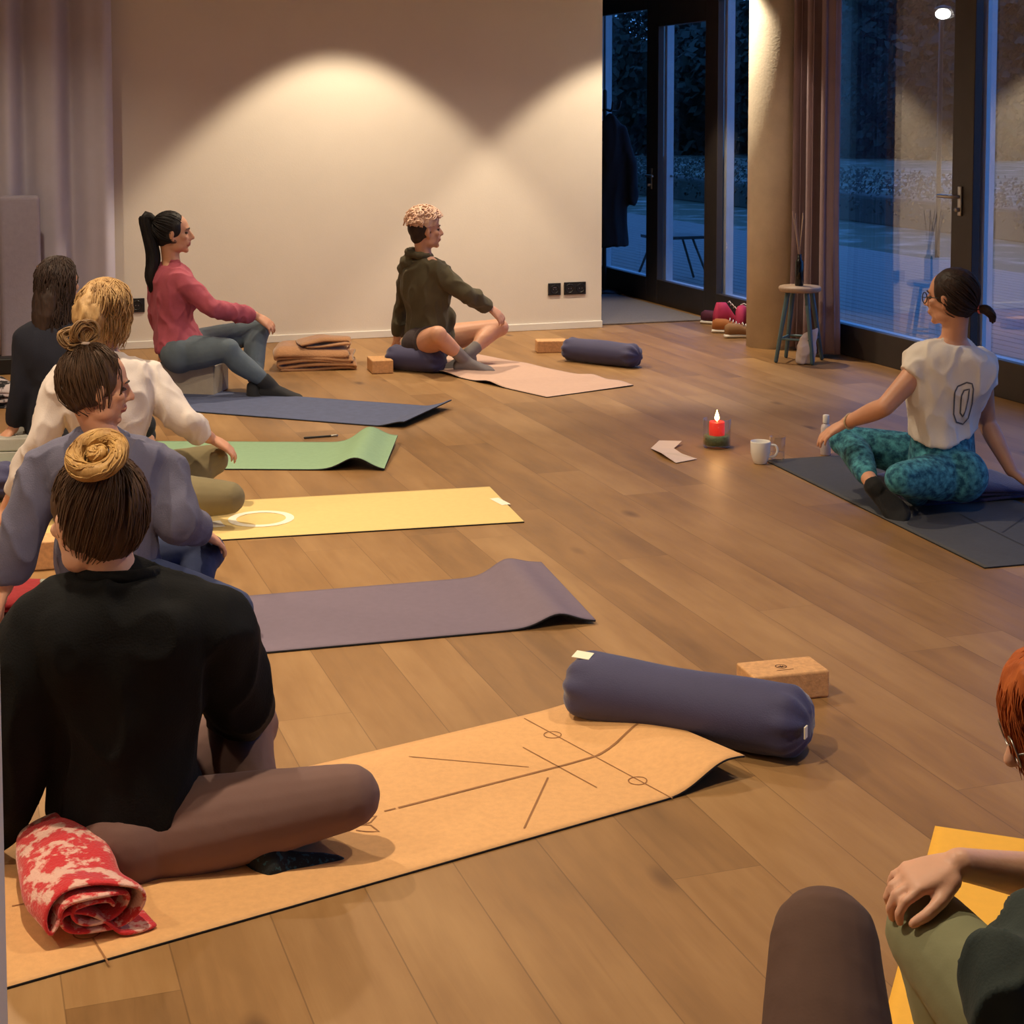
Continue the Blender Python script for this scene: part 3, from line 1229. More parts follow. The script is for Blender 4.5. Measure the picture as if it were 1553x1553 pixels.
# ------------------------------------------------------------------ yoga mats
class Mat:
    """flat mat on the floor: origin at the lower corner of its far end, s runs back along it, w across"""

    def __init__(s, name, lo0, lo1, end, L, W, m, label, hfun=None, th=.006, flip=False, under=None, endskew=0.0, n=(70, 26)):
        a, b, e = fl(*lo0), fl(*lo1), fl(*end)
        d = (b - a).normalized()
        e = a + d * (e - a).dot(d)
        s.d = d                                   # towards the far end
        s.w = V((-d.y, d.x, 0)) * (-1 if flip else 1)
        s.o, s.L, s.W, s.h = e, L, W, hfun or (lambda x, y: 0)
        s.th = th
        s.label = label
        bm = NB()
        nx, ny = n
        g = []
        for i in range(nx + 1):
            # finer steps at the far end, where the mat curls
            x = L * (i / nx) ** 1.7
            row = []
            for j in range(ny + 1):
                y = W * j / ny
                row.append(bm.verts.new(s.pt(x, y, 0)))
            g.append(row)
        for i in range(nx):
            for j in range(ny):
                bm.faces.new((g[i][j], g[i + 1][j], g[i + 1][j + 1], g[i][j + 1]))
        bmesh.ops.recalc_face_normals(bm, faces=bm.faces)
        if bm.faces[0].normal.z < 0:
            bmesh.ops.reverse_faces(bm, faces=bm.faces)
        base = s.o - d * (L / 2) + s.w * (W / 2)
        s.base = base
        o = obj(name, bm, [m, under or m], None, base=base)
        sd = o.modifiers.new('thick', 'SOLIDIFY')
        sd.thickness = th
        sd.offset = -1
        sd.material_offset = 1
        sd.material_offset_rim = 1
        tag(o, label, 'yoga mat')
        s.obj = o

    def pt(s, x, y, up=0.0):
        return s.o - s.d * x + s.w * y + V((0, 0, s.th + .0005 + s.h(x, y) + up))

    def line(s, bm, pts, wd, up=.0012):
        """printed stripe lying on the mat; pts in (x, y)"""
        pp = []
        for (x0, y0), (x1, y1) in zip(pts[:-1], pts[1:]):
            n = max(2, int(math.hypot(x1 - x0, y1 - y0) / .02))
            for k in range(n):
                pp.append((x0 + (x1 - x0) * k / n, y0 + (y1 - y0) * k / n))
        pp.append(pts[-1])
        prev = None
        for i, (x, y) in enumerate(pp):
            x0, y0 = pp[max(0, i - 1)]
            x1, y1 = pp[min(len(pp) - 1, i + 1)]
            l = math.hypot(x1 - x0, y1 - y0) or 1
            nx, ny = -(y1 - y0) / l * wd / 2, (x1 - x0) / l * wd / 2
            a, b = bm.verts.new(s.pt(x + nx, y + ny, up)), bm.verts.new(s.pt(x - nx, y - ny, up))
            if prev:
                bm.faces.new((prev[0], prev[1], b, a))
            prev = (a, b)

    def xy(s, u, v):
        p = fl(u, v, s.th) - s.o
        return (-p.dot(s.d), p.dot(s.w))


M_BROWNLINE = mat('engraved_line', rgb(146, 100, 60), .8, .1)
M_UNDER = mat('dark_rubber', rgb(24, 24, 28), .8, .1)


def h_cork(x, y):
    r = 1 - y / .62
    a = .055 * max(0, r) ** .7
    return a * math.sin(min(1, max(0, (.24 - x) / .24)) * PI * .62) * sstep(.26, .05, x) + .008 * sstep(.2, 0, x) * (1 - r)


M_CORKMAT = mat('cork_mat', rgb(216, 164, 108), .75, .06, 60, .1, 200)
cork = Mat('yoga_mat', (15, 1500), (1020, 1212), (1128, 1180), 1.83, .62, M_CORKMAT, 'orange cork yoga mat with engraved alignment lines under the woman in black', h_cork, .005, under=M_UNDER)
def stroke(mt, name, pts, wd, m):
    b = NB()
    mt.line(b, pts, wd)
    obj(name, b, m, mt.obj, smooth=False)


for pts, wd in [([(583, 1231), (600, 1227)], .006), ([(604, 1226), (712, 1198), (860, 1160), (905, 1147), (935, 1134), (977, 1113)], .008), ([(793, 1134), (905, 1195)], .0035),
                ([(795, 1090), (1020, 1212)], .003), ([(620, 1148), (802, 1164)], .003), ([(831, 1180), (795, 1257)], .0045)]:
    stroke(cork, 'engraved_line', [cork.xy(*p) for p in pts], wd, M_BROWNLINE)
for u, v in ((838, 1115), (967, 1185)):
    x, y = cork.xy(u, v)
    stroke(cork, 'engraved_ring', [(x + .022 * math.cos(k * PI / 12), y + .022 * math.sin(k * PI / 12)) for k in range(25)], .003, M_BROWNLINE)
# matching line and ring near the start of the mat, and the lotus outline by the knee
x, y = cork.xy(132, 1415)
stroke(cork, 'engraved_ring', [(x + .026 * math.cos(k * PI / 12), y + .026 * math.sin(k * PI / 12)) for k in range(25)], .003, M_BROWNLINE)
stroke(cork, 'engraved_line', [cork.xy(141, 1424), cork.xy(165, 1463)], .004, M_BROWNLINE)
stroke(cork, 'engraved_line', [cork.xy(18, 1375), cork.xy(52, 1369)], .004, M_BROWNLINE)
for pts in ([(548, 1252), (562, 1248), (571, 1238), (558, 1240), (545, 1252)], [(545, 1252), (562, 1252), (575, 1262), (556, 1262), (540, 1260)], [(540, 1238), (556, 1240), (566, 1236)]):
    stroke(cork, 'engraved_petal', [cork.xy(*p) for p in pts], .004, M_BROWNLINE)


def h_purple(x, y):
    return .05 * math.exp(-((x - .12) / .075) ** 2) * (.75 + .4 * (y / .61)) + .028 * sstep(.12, 0, x) * (y / .61) + .004 * sstep(.1, 0, x)


M_PURPLE = mat('mauve_mat', rgb(114, 99, 114), .8, .04, 40, .08, 300)
purple = Mat('yoga_mat', (380, 994), (800, 956), (903, 946), 1.83, .58, M_PURPLE, 'dusty mauve yoga mat with a humped end under the woman in grey blue', h_purple, .006, under=M_UNDER)
M_YELLOW = mat('pale_yellow_mat', rgb(226, 197, 128), .8, .03, 40, .06, 300)
yellow = Mat('yoga_mat', (345, 820), (795, 793), (795, 793), 1.83, .61, M_YELLOW, 'pale yellow yoga mat with a white ring print under the blonde woman', None, .005, under=M_UNDER)
M_PRINT = mat('white_print', rgb(245, 236, 214), .8, .02)
bm = NB()
x, y = yellow.xy(396, 787)
yellow.line(bm, [(x + .112 * math.cos(k * PI / 24), y + .112 * math.sin(k * PI / 24)) for k in range(49)], .032)
obj('ring_print', bm, M_PRINT, yellow.obj, smooth=False)
stroke(yellow, 'corner_print', [yellow.xy(330, 800), yellow.xy(322, 791)], .06, M_PRINT)
stroke(yellow, 'corner_print', [yellow.xy(768, 766), yellow.xy(749, 756)], .04, M_PRINT)


def h_green(x, y):
    return .075 * math.exp(-((x - .13) / .085) ** 2) * (.72 + .3 * y / .61) + .045 * sstep(.12, -.05, x) * (y / .61) * .8


M_GREEN = mat('mint_mat', rgb(140, 172, 136), .8, .04, 40, .06, 300)
green = Mat('yoga_mat', (345, 713), (500, 714), (583, 714.5), 1.83, .60, M_GREEN, 'mint green yoga mat with a curled end behind the blonde woman', h_green, .006, under=M_UNDER)


def h_blue(x, y):
    return .03 * sstep(.16, 0, x) + .012 * sstep(.06, 0, x) * (y / .6)


M_BLUE = mat('slate_blue_mat', rgb(78, 86, 118), .85, .1, 20, .1, 300)
blue = Mat('yoga_mat', (300, 626), (595, 649), (612, 650.5), 1.83, .60, M_BLUE, 'slate blue yoga mat with a lifted end under the woman in the pink top', h_blue, .006, under=M_UNDER)


def h_pink(x, y):
    return .018 * math.exp(-((x - .55 + y * .3) / .1) ** 2) + .016 * math.exp(-((x - 1.0) / .12) ** 2) * (1 - y) + .012 * math.exp(-((x - .12) / .1) ** 2) * (y / .62) ** 2


M_PINK = mat('blush_mat', rgb(194, 160, 142), .85, .03, 30, .06, 300)
pink = Mat('yoga_mat', (618, 556), (829, 603.5), (829, 603.5), 1.6, .64, M_PINK, 'blush pink wavy yoga mat under the hooded sitter by the back wall', h_pink, .005, under=M_UNDER)
M_DARK = mat('charcoal_mat', rgb(72, 72, 76), .85, .06, 30, .06, 300)
teach = Mat('yoga_mat', (1172, 705), (1400, 817), (1490, 863), 1.83, .66, M_DARK, 'charcoal yoga mat with faint lines under the teacher in teal leggings', None, .005, under=M_UNDER)
M_DPRINT = mat('dark_print', rgb(52, 52, 55), .8)
for pts in ([(1455, 780), (1553, 828)], [(1520, 808), (1553, 785)]):
    stroke(teach, 'faint_line', [teach.xy(*p) for p in pts], .006, M_DPRINT)
M_SUN = mat('sunflower_mat', rgb(240, 180, 62), .8, .03, 40, .06, 300)
sun = Mat('yoga_mat', (1340, 1553), (1400, 1325), (1420, 1257), 1.83, .62, M_SUN, 'bright yellow yoga mat under the red-haired woman at lower right', None, .006, under=M_UNDER, flip=True)

# ------------------------------------------------------------------ bolsters
M_NAVY = mat('navy_canvas', rgb(58, 56, 92), .75, .08, 6, .12, 260, sheen=.3)
M_LABEL = mat('cream_label', rgb(235, 228, 205), .7, .03)


def bolster(c0, c1, r, label, squash=.92, group='navy bolsters', tags=True, bend=0.0, tagpix=None):
    """round bolster from c0 to c1 (points on the floor)"""
    c0, c1 = V(c0), V(c1)
    ax = (c1 - c0).normalized()
    L = (c1 - c0).length
    side = UP.cross(ax).normalized()
    mid = (c0 + c1) / 2
    mid.z = min(c0.z, c1.z)
    e = empty('bolster', mid, label, 'bolster', group)
    bm = NB()
    rows = []
    n, k = 40, 60
    for i in range(k + 1):
        t = i / k
        s = t * L
        de = min(s, L - s)
        rr = r * (1 - (1 - min(1, de / .05)) ** 2.2 * .42)
        rr *= 1 + .035 * math.sin(t * 9 + L * 40) * sstep(0, .1, de)
        row = []
        for j in range(n):
            a = 2 * PI * j / n
            x, z = math.cos(a), math.sin(a)
            puck = .006 * math.sin(j * 5) * sstep(.1, .02, de)
            q = rr + puck
            zz = z * q * squash
            lo = -r * squash * .86
            if zz < lo: zz = lo + (zz - lo) * .25
            row.append(bm.verts.new(c0 + ax * s + side * (x * q * 1.04 + bend * math.sin(t * PI)) + UP * (zz - lo * 1.0 + .0075)))
        rows.append(row)
    for a, b in zip(rows[:-1], rows[1:]):
        for j in range(n):
            m = (j + 1) % n
            bm.faces.new((a[j], a[m], b[m], b[j]))
    # flat sewn ends
    for row, q in ((rows[0], -1), (rows[-1], 1)):
        cen = sum((v.co for v in row), V()) / n
        inn = [bm.verts.new(cen.lerp(v.co, .6) + ax * q * .008) for v in row]
        cv = bm.verts.new(cen + ax * q * .009)
        for j in range(n):
            m = (j + 1) % n
            bm.faces.new((row[j], row[m], inn[m], inn[j]))
            bm.faces.new((inn[j], inn[m], cv))
    o = obj('cover', bm, M_NAVY, e)
    zc = r * squash * .86 + .0075
    if tags == 'straps':
        for (p, nx) in ((c0 - ax * .006 + UP * zc, -ax), (c1 + ax * .006 + UP * zc, ax)):
            pb = NB()
            tube(pb, [p + side * .04 + nx * .004, p + side * .04 + nx * .018 - UP * .02, p - side * .04 + nx * .018 - UP * .02, p - side * .04 + nx * .004], .009, 8, 3, flat=.4)
            obj('handle_strap', pb, M_NAVY, e)
    if isinstance(tags, (list, tuple)):
        for f in tags:
            s, a = f
            d = side * math.cos(a) + UP * math.sin(a) * squash
            p = c0 + ax * s * L + UP * zc + d * (r + .0015)
            pb = NB()
            box(pb, p, .05, .036, .002, ax, d.cross(ax), d, .0008)
            obj('sewn_label', pb, M_LABEL, e, smooth=False)
    return e


a, b = fl(874, 1063), fl(1213, 1128)
zc = .085
ca, cb = fl(868, 1034, zc), fl(1225, 1098, zc)
ca.z = cb.z = 0
nb = bolster(ca, cb, .094, 'large navy bolster lying beside the cork mat in the middle foreground', tags=[(.06, 1.75)])
bm = NB()
ax = (cb - ca).normalized(); sd_ = UP.cross(ax)
pe = cb + ax * .0125 - sd_ * .055 + UP * .085
box(bm, pe, .004, .02, .03, ax, sd_, UP, .001)
obj('sewn_label', bm, M_LABEL, nb, smooth=False)
ca, cb = fl(858, 528, .075), fl(968, 540, .075); ca.z = cb.z = 0
bolster(ca, cb, .082, 'navy bolster at the back, lying against a cork block right of the hooded sitter')
ca, cb = fl(590, 540, .08), fl(672, 546, .08); ca.z = cb.z = 0
bolster(ca, cb, .085, 'navy bolster that the hooded sitter is sitting on')
ca, cb = fl(-70, 727, .08), fl(24, 727, .08); ca.z = cb.z = 0
bolster(ca, cb, .085, 'navy bolster cut off by the left edge of the frame beside the grey sweater')

# ------------------------------------------------------------------ cork blocks
M_CORK = mat('cork', rgb(206, 156, 106), .8, .16, 70, .15, 200)
M_LOGO = mat('burnt_logo', rgb(96, 62, 38), .8, .1)


def block(c, ax, lx, ly, lz, label, logo=True, name='yoga_block', m=None, group='cork yoga blocks', cat='yoga block'):
    """c: floor point under the centre"""
    c = V(c)
    ax = V(ax); ax.z = 0; ax.normalize()
    ay = UP.cross(ax)
    bm = NB()
    box(bm, c + UP * (lz / 2 + .0008), lx, ly, lz, ax, ay, UP, .006, 3)
    o = obj(name, bm, m or M_CORK, None, base=c, smooth=False)
    tag(o, label, cat, group)
    if logo:
        b = NB()
        pc = c + UP * (lz + .0012) - ax * .005
        for k in range(20):
            a0, a1 = 2 * PI * k / 20, 2 * PI * (k + 1) / 20
            q = [pc + ax * (math.cos(a) * r) + ay * (math.sin(a) * r) for a, r in ((a0, .013), (a1, .013), (a1, .0165), (a0, .0165))]
            b.faces.new([b.verts.new(x) for x in q])
        for k in range(5):
            a0 = PI * (k + .5) / 5
            d = ax * math.cos(a0) + ay * math.sin(a0)
            n = UP.cross(d)
            f = [pc - ay * .006 + n * .002, pc - ay * .006 + d * .009 + n * .002, pc - ay * .006 + d * .014, pc - ay * .006 + d * .009 - n * .002, pc - ay * .006 - n * .002]
            b.faces.new([b.verts.new(x) for x in f])
        box(b, pc - ay * .028, .05, .003, .0003, ax, ay, UP)
        obj('logo', b, M_LOGO, o, smooth=False)
    return o


A, B, D_ = fl(1155, 1028, .075), fl(1259, 1018, .075), fl(1116, 1004, .075)
axb = (B - A).normalized()
cc_ = (B + D_) / 2; cc_.z = 0
block(cc_, axb, .222, .125, .075, 'cork yoga block with a round logo behind the large foreground bolster')
block(fl(572, 567) + V((.01, .1, 0)), V((1, .25, 0)), .13, .2, .08, 'cork yoga block beside the brown blanket, left of the hooded sitter', False)
block(fl(836, 535) + V((0, .05, 0)), V((1, .1, 0)), .2, .12, .078, 'cork yoga block behind the far navy bolster', False)
block(fl(62, 868) + V((-.03, .08, 0)), V((1, .3, 0)), .2, .13, .1, 'cork yoga block glimpsed under the raised left arm of the grey sweater', False)

# ------------------------------------------------------------------ folded cloths


def serp(bm, c, ax, ay, width, layers, length, th, gap, rnd_r, wob=.006, seed=0, shear=0.0, jit=.03):
    """cloth folded back and forth: layers stacked on the floor; ax across the folds, ay along them"""
    rn = random.Random(seed)
    path = []
    z = th
    for l in range(layers):
        x0, x1 = -length / 2 + rn.uniform(-jit, jit), length / 2 + rn.uniform(-jit, jit)
        xs = [x0 + (x1 - x0) * k / 10 for k in range(11)]
        if l % 2: xs = xs[::-1]
        for x in xs:
            path.append((x, z + .5 * gap * math.sin(x * 9 + l)))
        if l < layers - 1:
            s = 1 if l % 2 == 0 else -1
            for k in (1, 2, 3):
                a = PI * k / 4
                path.append((xs[-1] + s * gap * .5 * math.sin(a), z + gap * .5 * (1 - math.cos(a))))
        z += gap
    n = 14
    g = []
    for i, (x, zz) in enumerate(path):
        row = []
        for j in range(n + 1):
            y = width * (j / n - .5)
            w = noise.noise(V((x * 6 + seed, y * 6, zz * 20))) * wob * (zz / (gap * layers) + .3)
            droop = 1 - .35 * abs(2 * j / n - 1) ** 6
            row.append(bm.verts.new(c + ax * (x + y * shear + w * 2) + ay * (y + noise.noise(V((zz * 30, x, seed))) * .02) + UP * max(th * .6, (zz + w) * droop)))
        g.append(row)
    for a, b in zip(g[:-1], g[1:]):
        for j in range(n):
            bm.faces.new((a[j], a[j + 1], b[j + 1], b[j]))


def solid(o, th, sub=1):
    m = o.modifiers.new('thick', 'SOLIDIFY'); m.thickness = th; m.offset = 0
    if sub:
        s = o.modifiers.new('soft', 'SUBSURF'); s.levels = s.render_levels = sub
    return o


# brown blanket by the back wall
M_CAMEL = mat('camel_wool', rgb(168, 122, 84), .95, .15, 5, .4, 90, sheen=.6)
c = fl(482, 556)
bm = NB()
serp(bm, c, V((1, .12, 0)).normalized(), V((-.12, 1, 0)).normalized(), .34, 5, .43, .008, .03, .01, .012, 3)
o = solid(obj('blanket', bm, M_CAMEL, None, base=c), .02)
tag(o, 'camel brown blanket folded in layers on the floor by the back wall', 'blanket')
bm = NB()
serp(bm, c + UP * .135 + V((.04, 0, 0)), V((1, .3, 0)).normalized(), V((-.3, 1, 0)).normalized(), .22, 2, .26, .006, .03, .01, .02, 9)
solid(obj('loose_fold', bm, M_CAMEL, o), .014)

# red patterned towel under the woman in black
M_TOWEL = mat('red_towel', rgb(200, 44, 50), .9, .1, 24, .35, 160, (1, 1, 1.6), rgb(226, 178, 164), sheen=.4, sharp=(.5, .57))
c = fl(150, 1376)
tx, ty = (fl(235, 1390) - fl(120, 1300)).normalized(), None
rollax = V((.42, -.9, 0)).normalized()               # the roll lies from far left to near right
acr = V((.9, .42, 0)).normalized()
bm = NB()
pth = []
for k in range(60):                                  # a flattened spiral, seen from its open end
    t = k / 59
    a = t * PI * 5.2
    r = .026 + .056 * t
    pth.append((r * 1.25 * math.cos(a), .062 + r * .8 * math.sin(a) * .9))
for k in range(1, 16):                               # then the loose flap on the floor side
    t = k / 15
    x0, z0 = pth[59]
    pth.append((x0 + .2 * t, max(.012, z0 * (1 - t) + .02 * math.sin(t * PI * 2) + .03 * (1 - t))))
g = []
n = 24
bc = c + V((-.04, .02, 0))
for i, (x, z) in enumerate(pth):
    row = []
    for j in range(n + 1):
        y = .36 * (j / n - .5)
        w = noise.noise(V((x * 14, y * 9, z * 14))) * .014
        row.append(bm.verts.new(bc + acr * (x + w - .02 * math.sin(j / n * 3)) + rollax * (y + .03 * noise.noise(V((i * .12, 0, 2)))) + UP * max(.012, z + w)))
    g.append(row)
for a, b in zip(g[:-1], g[1:]):
    for j in range(n):
        bm.faces.new((a[j], a[j + 1], b[j + 1], b[j]))
o = solid(obj('towel', bm, M_TOWEL, None, base=bc), .009)
tag(o, 'red and pink patterned towel rolled up behind the woman in black', 'towel')

# red cloth and bag-like fold at the left under the hand in grey blue
M_REDCLOTH = mat('red_cloth', rgb(150, 26, 34), .85, .15, 8, .3, 60)
c = fl(20, 925)
bm = NB()
serp(bm, c, V((1, .1, 0)), V((-.1, 1, 0)), .26, 3, .4, .008, .028, .01, .01, 5)
o = solid(obj('blanket', bm, M_REDCLOTH, None, base=c), .012)
tag(o, 'dark red folded cloth on the floor at the left edge behind the black sweater', 'cloth')

# white cloth with black marks, far left
M_WHITECLOTH = mat('white_black_cloth', rgb(30, 30, 34), .9, .1, 9, .3, 60, col2=rgb(196, 184, 186), sharp=(.42, .46))
c = fl(22, 612)
bm = NB()
serp(bm, c, V((1, .1, 0)), V((-.1, 1, 0)), .3, 4, .38, .008, .034, .01, .03, 12, jit=.06)
o = solid(obj('blanket', bm, M_WHITECLOTH, None, base=c), .012)
tag(o, 'crumpled white cloth with black marks on the floor at the far left', 'cloth')

# grey foam blocks at the left behind the grey sweater
M_FOAM = mat('grey_foam', rgb(168, 164, 156), .85, .05, 30, .1, 200)
for i in range(2):
    cpt = fl(26, 700)
    o = block(cpt + UP * (.06 * i), V((1, .15, 0)), .2 - .02 * i, .13, .058, ('pale grey foam block, the lower of two stacked at the left edge', 'pale grey foam block, the upper of two stacked at the left edge')[i], False, m=M_FOAM, group='grey foam blocks')
# block seat of the woman in the pink top
c = V((at(289, 600, 9.25).x, 9.25, 0))
M_BEIGE = mat('beige_felt', rgb(172, 160, 146), .9, .05, 30, .2, 150)
block(c + V((.0, .02, 0)), V((1, -.18, 0)), .36, .24, .165, 'light grey square cushion that the woman in the pink top sits on', False, name='seat_cushion', m=M_BEIGE, group='seat cushions', cat='cushion')
c = V((at(150, 690, 6.45).x, 6.45, 0))
block(c, V((1, .2, 0)), .34, .26, .1, 'light grey block that the blonde woman sits on', False, name='seat_cushion', m=M_FOAM, group='seat cushions', cat='cushion')
c = V((at(85, 690, 7.55).x, 7.55, 0))
block(c, V((1, .2, 0)), .34, .26, .12, 'pale cushion that the dark-haired woman in navy sits on', False, name='seat_cushion', m=M_FOAM, group='seat cushions', cat='cushion')
M_SAGEBLOCK = mat('grey_green_felt', rgb(150, 150, 138), .9, .05, 30, .2, 150)
c = V((at(150, 690, 5.15).x, 5.15, 0))
block(c, V((1, .35, 0)), .36, .3, .085, 'grey green cushion that the woman in grey blue sits on', False, name='seat_cushion', m=M_SAGEBLOCK, group='seat cushions', cat='cushion')

# teacher's folded navy blanket
c = fl(1478, 757)
M_NAVY2 = mat('navy_wool', rgb(44, 42, 84), .85, .1, 8, .2, 120, sheen=.4)
bm = NB()
ta = V((.95, .25, 0)).normalized(); tb = V((-.25, .95, 0)).normalized()
serp(bm, c + ta * -.03 + UP * .006 + tb * .13, ta, tb, .42, 3, .54, .006, .024, .01, .004, 21, jit=.008)
o = solid(obj('blanket', bm, M_NAVY2, None, base=c), .014)
tag(o, 'navy blanket folded flat as the seat of the teacher in the white shirt', 'blanket')

# ------------------------------------------------------------------ beside the teacher
M_CERAM = mat('white_ceramic', rgb(232, 228, 222), .25, .02)
# candle in a glass
c = fl(1087, 678)
e = empty('candle_lantern', c, 'burning red candle in a glass jar with a green base on the bare floor', 'candle')
bm = NB()
lathe(bm, c, [(.062, .001), (.066, .006), (.066, .135), (.0635, .136), (.0635, .012), (.0001, .012)], 40)
obj('glass_jar', bm, M_CLEAR, e)
bm = NB()
lathe(bm, c, [(.0625, .014), (.0625, .056), (.05, .06), (.03, .058), (.0001, .058)], 32)
obj('green_filling', bm, mat('green_gravel', rgb(82, 110, 78), .6, .3, 60, .5, 90), e)
M_WAX = mat('red_wax', rgb(190, 30, 26), .4, .05, sss=.5, emit=.55)
bm = NB()
lathe(bm, c, [(.036, .058), (.037, .06), (.037, .118), (.034, .123), (.026, .12), (.0001, .116)], 36)
wx = obj('candle', bm, M_WAX, e)
bm = NB(); tube(bm, [c + UP * .116, c + UP * .132 + V((.002, 0, 0))], .0016, 6); obj('wick', bm, M_BLACK, wx)
M_FLAME = mat('flame', rgb(255, 205, 110), .5, .02, emit=26)
bm = NB()
lathe(bm, c + UP * .126, [(.0005, 0), (.009, .006), (.0115, .014), (.0085, .027), (.004, .04), (.0006, .052)], 16)
obj('flame', bm, M_FLAME, wx)
ld = bpy.data.lights.new('candle_light', 'POINT'); ld.energy = .9; ld.color = (1, .5, .2); ld.shadow_soft_size = .012
lo = bpy.data.objects.new('candle_light', ld); C.objects.link(lo); lo.location = c + UP * .19

# mug
c = fl(1153, 703)
e = empty('mug', c, 'white ceramic mug on the floor at the corner of the charcoal mat', 'mug')
bm = NB()
lathe(bm, c, [(.0001, .002), (.027, .001), (.03, .004), (.036, .02), (.044, .05), (.0455, .1), (.0445, .103), (.0425, .1), (.041, .05), (.032, .02), (.0001, .012)], 40)
obj('cup', bm, M_CERAM, e)
bm = NB()
hx = V((.95, -.2, 0)).normalized()
tube(bm, [c + hx * .04 + UP * .085, c + hx * .066 + UP * .086, c + hx * .076 + UP * .062, c + hx * .062 + UP * .036, c + hx * .037 + UP * .03], .0055, 10, 4)
obj('handle', bm, M_CERAM, e)
# tumbler
c = fl(1179, 700)
e = empty('drinking_glass', c, 'clear drinking glass of water right beside the white mug', 'glass')
bm = NB()
lathe(bm, c, [(.0001, .001), (.03, .001), (.032, .004), (.036, .115), (.0345, .116), (.0305, .012), (.0001, .011)], 36)
obj('tumbler', bm, M_CLEAR, e)
bm = NB(); lathe(bm, c, [(.0001, .0125), (.029, .0125), (.0305, .045), (.0001, .045)], 30); obj('water', bm, M_CLEAR, e)
# bottle
c = fl(1252, 690)
e = empty('bottle', c, 'slim white bottle with a white cap standing behind the teacher\'s knee', 'bottle')
M_BOT = mat('milky_bottle', rgb(196, 186, 190), .35, .03)
bm = NB(); lathe(bm, c, [(.0001, .001), (.021, .001), (.0235, .005), (.0235, .125), (.02, .14), (.011, .147), (.011, .152), (.0001, .152)], 32); obj('body', bm, M_BOT, e)
bm = NB(); lathe(bm, c, [(.0145, .15), (.015, .152), (.015, .185), (.013, .188), (.0001, .188)], 28); obj('cap', bm, M_WHITE, e)
# leaflet
bm = NB()
px = [[(1000, 668), (1034, 669)], [(987, 680), (1022, 680)], [(1003, 687), (1034, 688)], [(1025, 702), (1057, 696)]]
zz = [.018, .004, .02, .004]
rows = [[bm.verts.new(fl(u, v, z)) for (u, v) in r] for r, z in zip(px, zz)]
for a, b in zip(rows[:-1], rows[1:]):
    bm.faces.new((a[0], a[1], b[1], b[0]))
o = obj('leaflet', bm, mat('paper', rgb(206, 186, 178), .8, .03), None, base=fl(1020, 685), smooth=False)
solid(o, .0016, 0)
tag(o, 'white paper leaflet folded in a zigzag on the bare floor left of the candle', 'leaflet')
# phone on its stand
c = fl(1363, 682)
e = empty('phone', c, 'gold mobile phone propped upright on the floor behind the teacher', 'phone')
bm = NB()
pa, pn = V((.97, .22, 0)).normalized(), V((.2, -.9, .38)).normalized()
pu = pn.cross(pa) * -1
if pu.z < 0: pu = -pu
box(bm, c + UP * .048 + pn * 0, .135 * .62, .008, .078, pa, pn, pu, .003, 2)
obj('case', bm, mat('gold_case', rgb(176, 142, 110), .4, .04), e, smooth=False)
bm = NB()
box(bm, c + UP * .048 + pn * .0055 - pa * .018 + pu * .014, .028, .003, .03, pa, pn, pu, .001)
obj('camera_bump', bm, M_BLACK, e, smooth=False)
bm = NB(); box(bm, c + UP * .006 - pn * .02 + pa * .0, .1, .07, .012, pa, V((-pa.y, pa.x, 0)), UP, .002); obj('stand', bm, mat('pale_wood', rgb(190, 150, 116), .6, .1, 30), e, smooth=False)
c = fl(1299, 676)
bm = NB(); box(bm, c + UP * .022, .07, .04, .042, V((1, .2, 0)), None, UP, .002)
tag(obj('small_box', bm, mat('grey_green_card', rgb(120, 128, 118), .7, .05), None, base=c, smooth=False), 'small grey green box on the floor between the bottle and the phone', 'box')
# pen lying behind the mint mat
c = fl(478, 662)
bm = NB(); a_ = fl(462, 664, .006); b_ = fl(502, 661, .006); tube(bm, [a_, b_], .005, 8)
e2 = obj('pen', bm, M_BLACK, None, base=c); tag(e2, 'dark pen lying on the floor behind the mint mat', 'pen')
bm = NB(); tube(bm, [b_, b_ + (b_ - a_).normalized() * .03], .0052, 8); obj('pen_cap', bm, M_STEEL, e2)

# ------------------------------------------------------------------ stool corner
c = fl(1214, 543)
c = V((at(1213, 440, 10.38).x, 10.38, 0))
e = empty('stool', c, 'small round wooden stool with teal legs beside the concrete column', 'stool')
zs = 1.6 - (434 - 165) * 10.38 / 2500
bm = NB(); lathe(bm, c, [(.0001, zs - .035), (.125, zs - .035), (.132, zs - .03), (.134, zs - .012), (.128, zs - .002), (.0001, zs)], 40); obj('seat', bm, mat('pale_seat', rgb(160, 136, 116), .6, .1, 12, stretch=(1, 6, 1)), e)
M_TEAL = mat('teal_paint', rgb(78, 104, 112), .5, .08)
lg = []
for a in (20, 110, 200, 290):
    d = V((math.cos(math.radians(a)), math.sin(math.radians(a)), 0))
    bm = NB(); tube(bm, [c + d * .085 + UP * (zs - .033), c + d * .165 + UP * .012], [.016, .0125], 12); obj('leg', bm, M_TEAL, e)
    lg.append(c + d * .138 + UP * .15)
bm = NB()
for i in range(4):
    tube(bm, [lg[i], lg[(i + 1) % 4]], .008, 8)
obj('footrail', bm, M_TEAL, e)
bt = c + V((-.005, .0, zs + .001))
e = empty('reed_diffuser', bt, 'black reed diffuser bottle with pale sticks on the round stool', 'diffuser')
bm = NB(); lathe(bm, bt, [(.0001, 0), (.025, 0), (.027, .003), (.027, .15), (.018, .165), (.014, .17), (.014, .2), (.011, .2), (.011, .17), (.0001, .16)], 28); obj('bottle', bm, mat('black_glass', rgb(12, 12, 13), .15), e)
rn = random.Random(4)
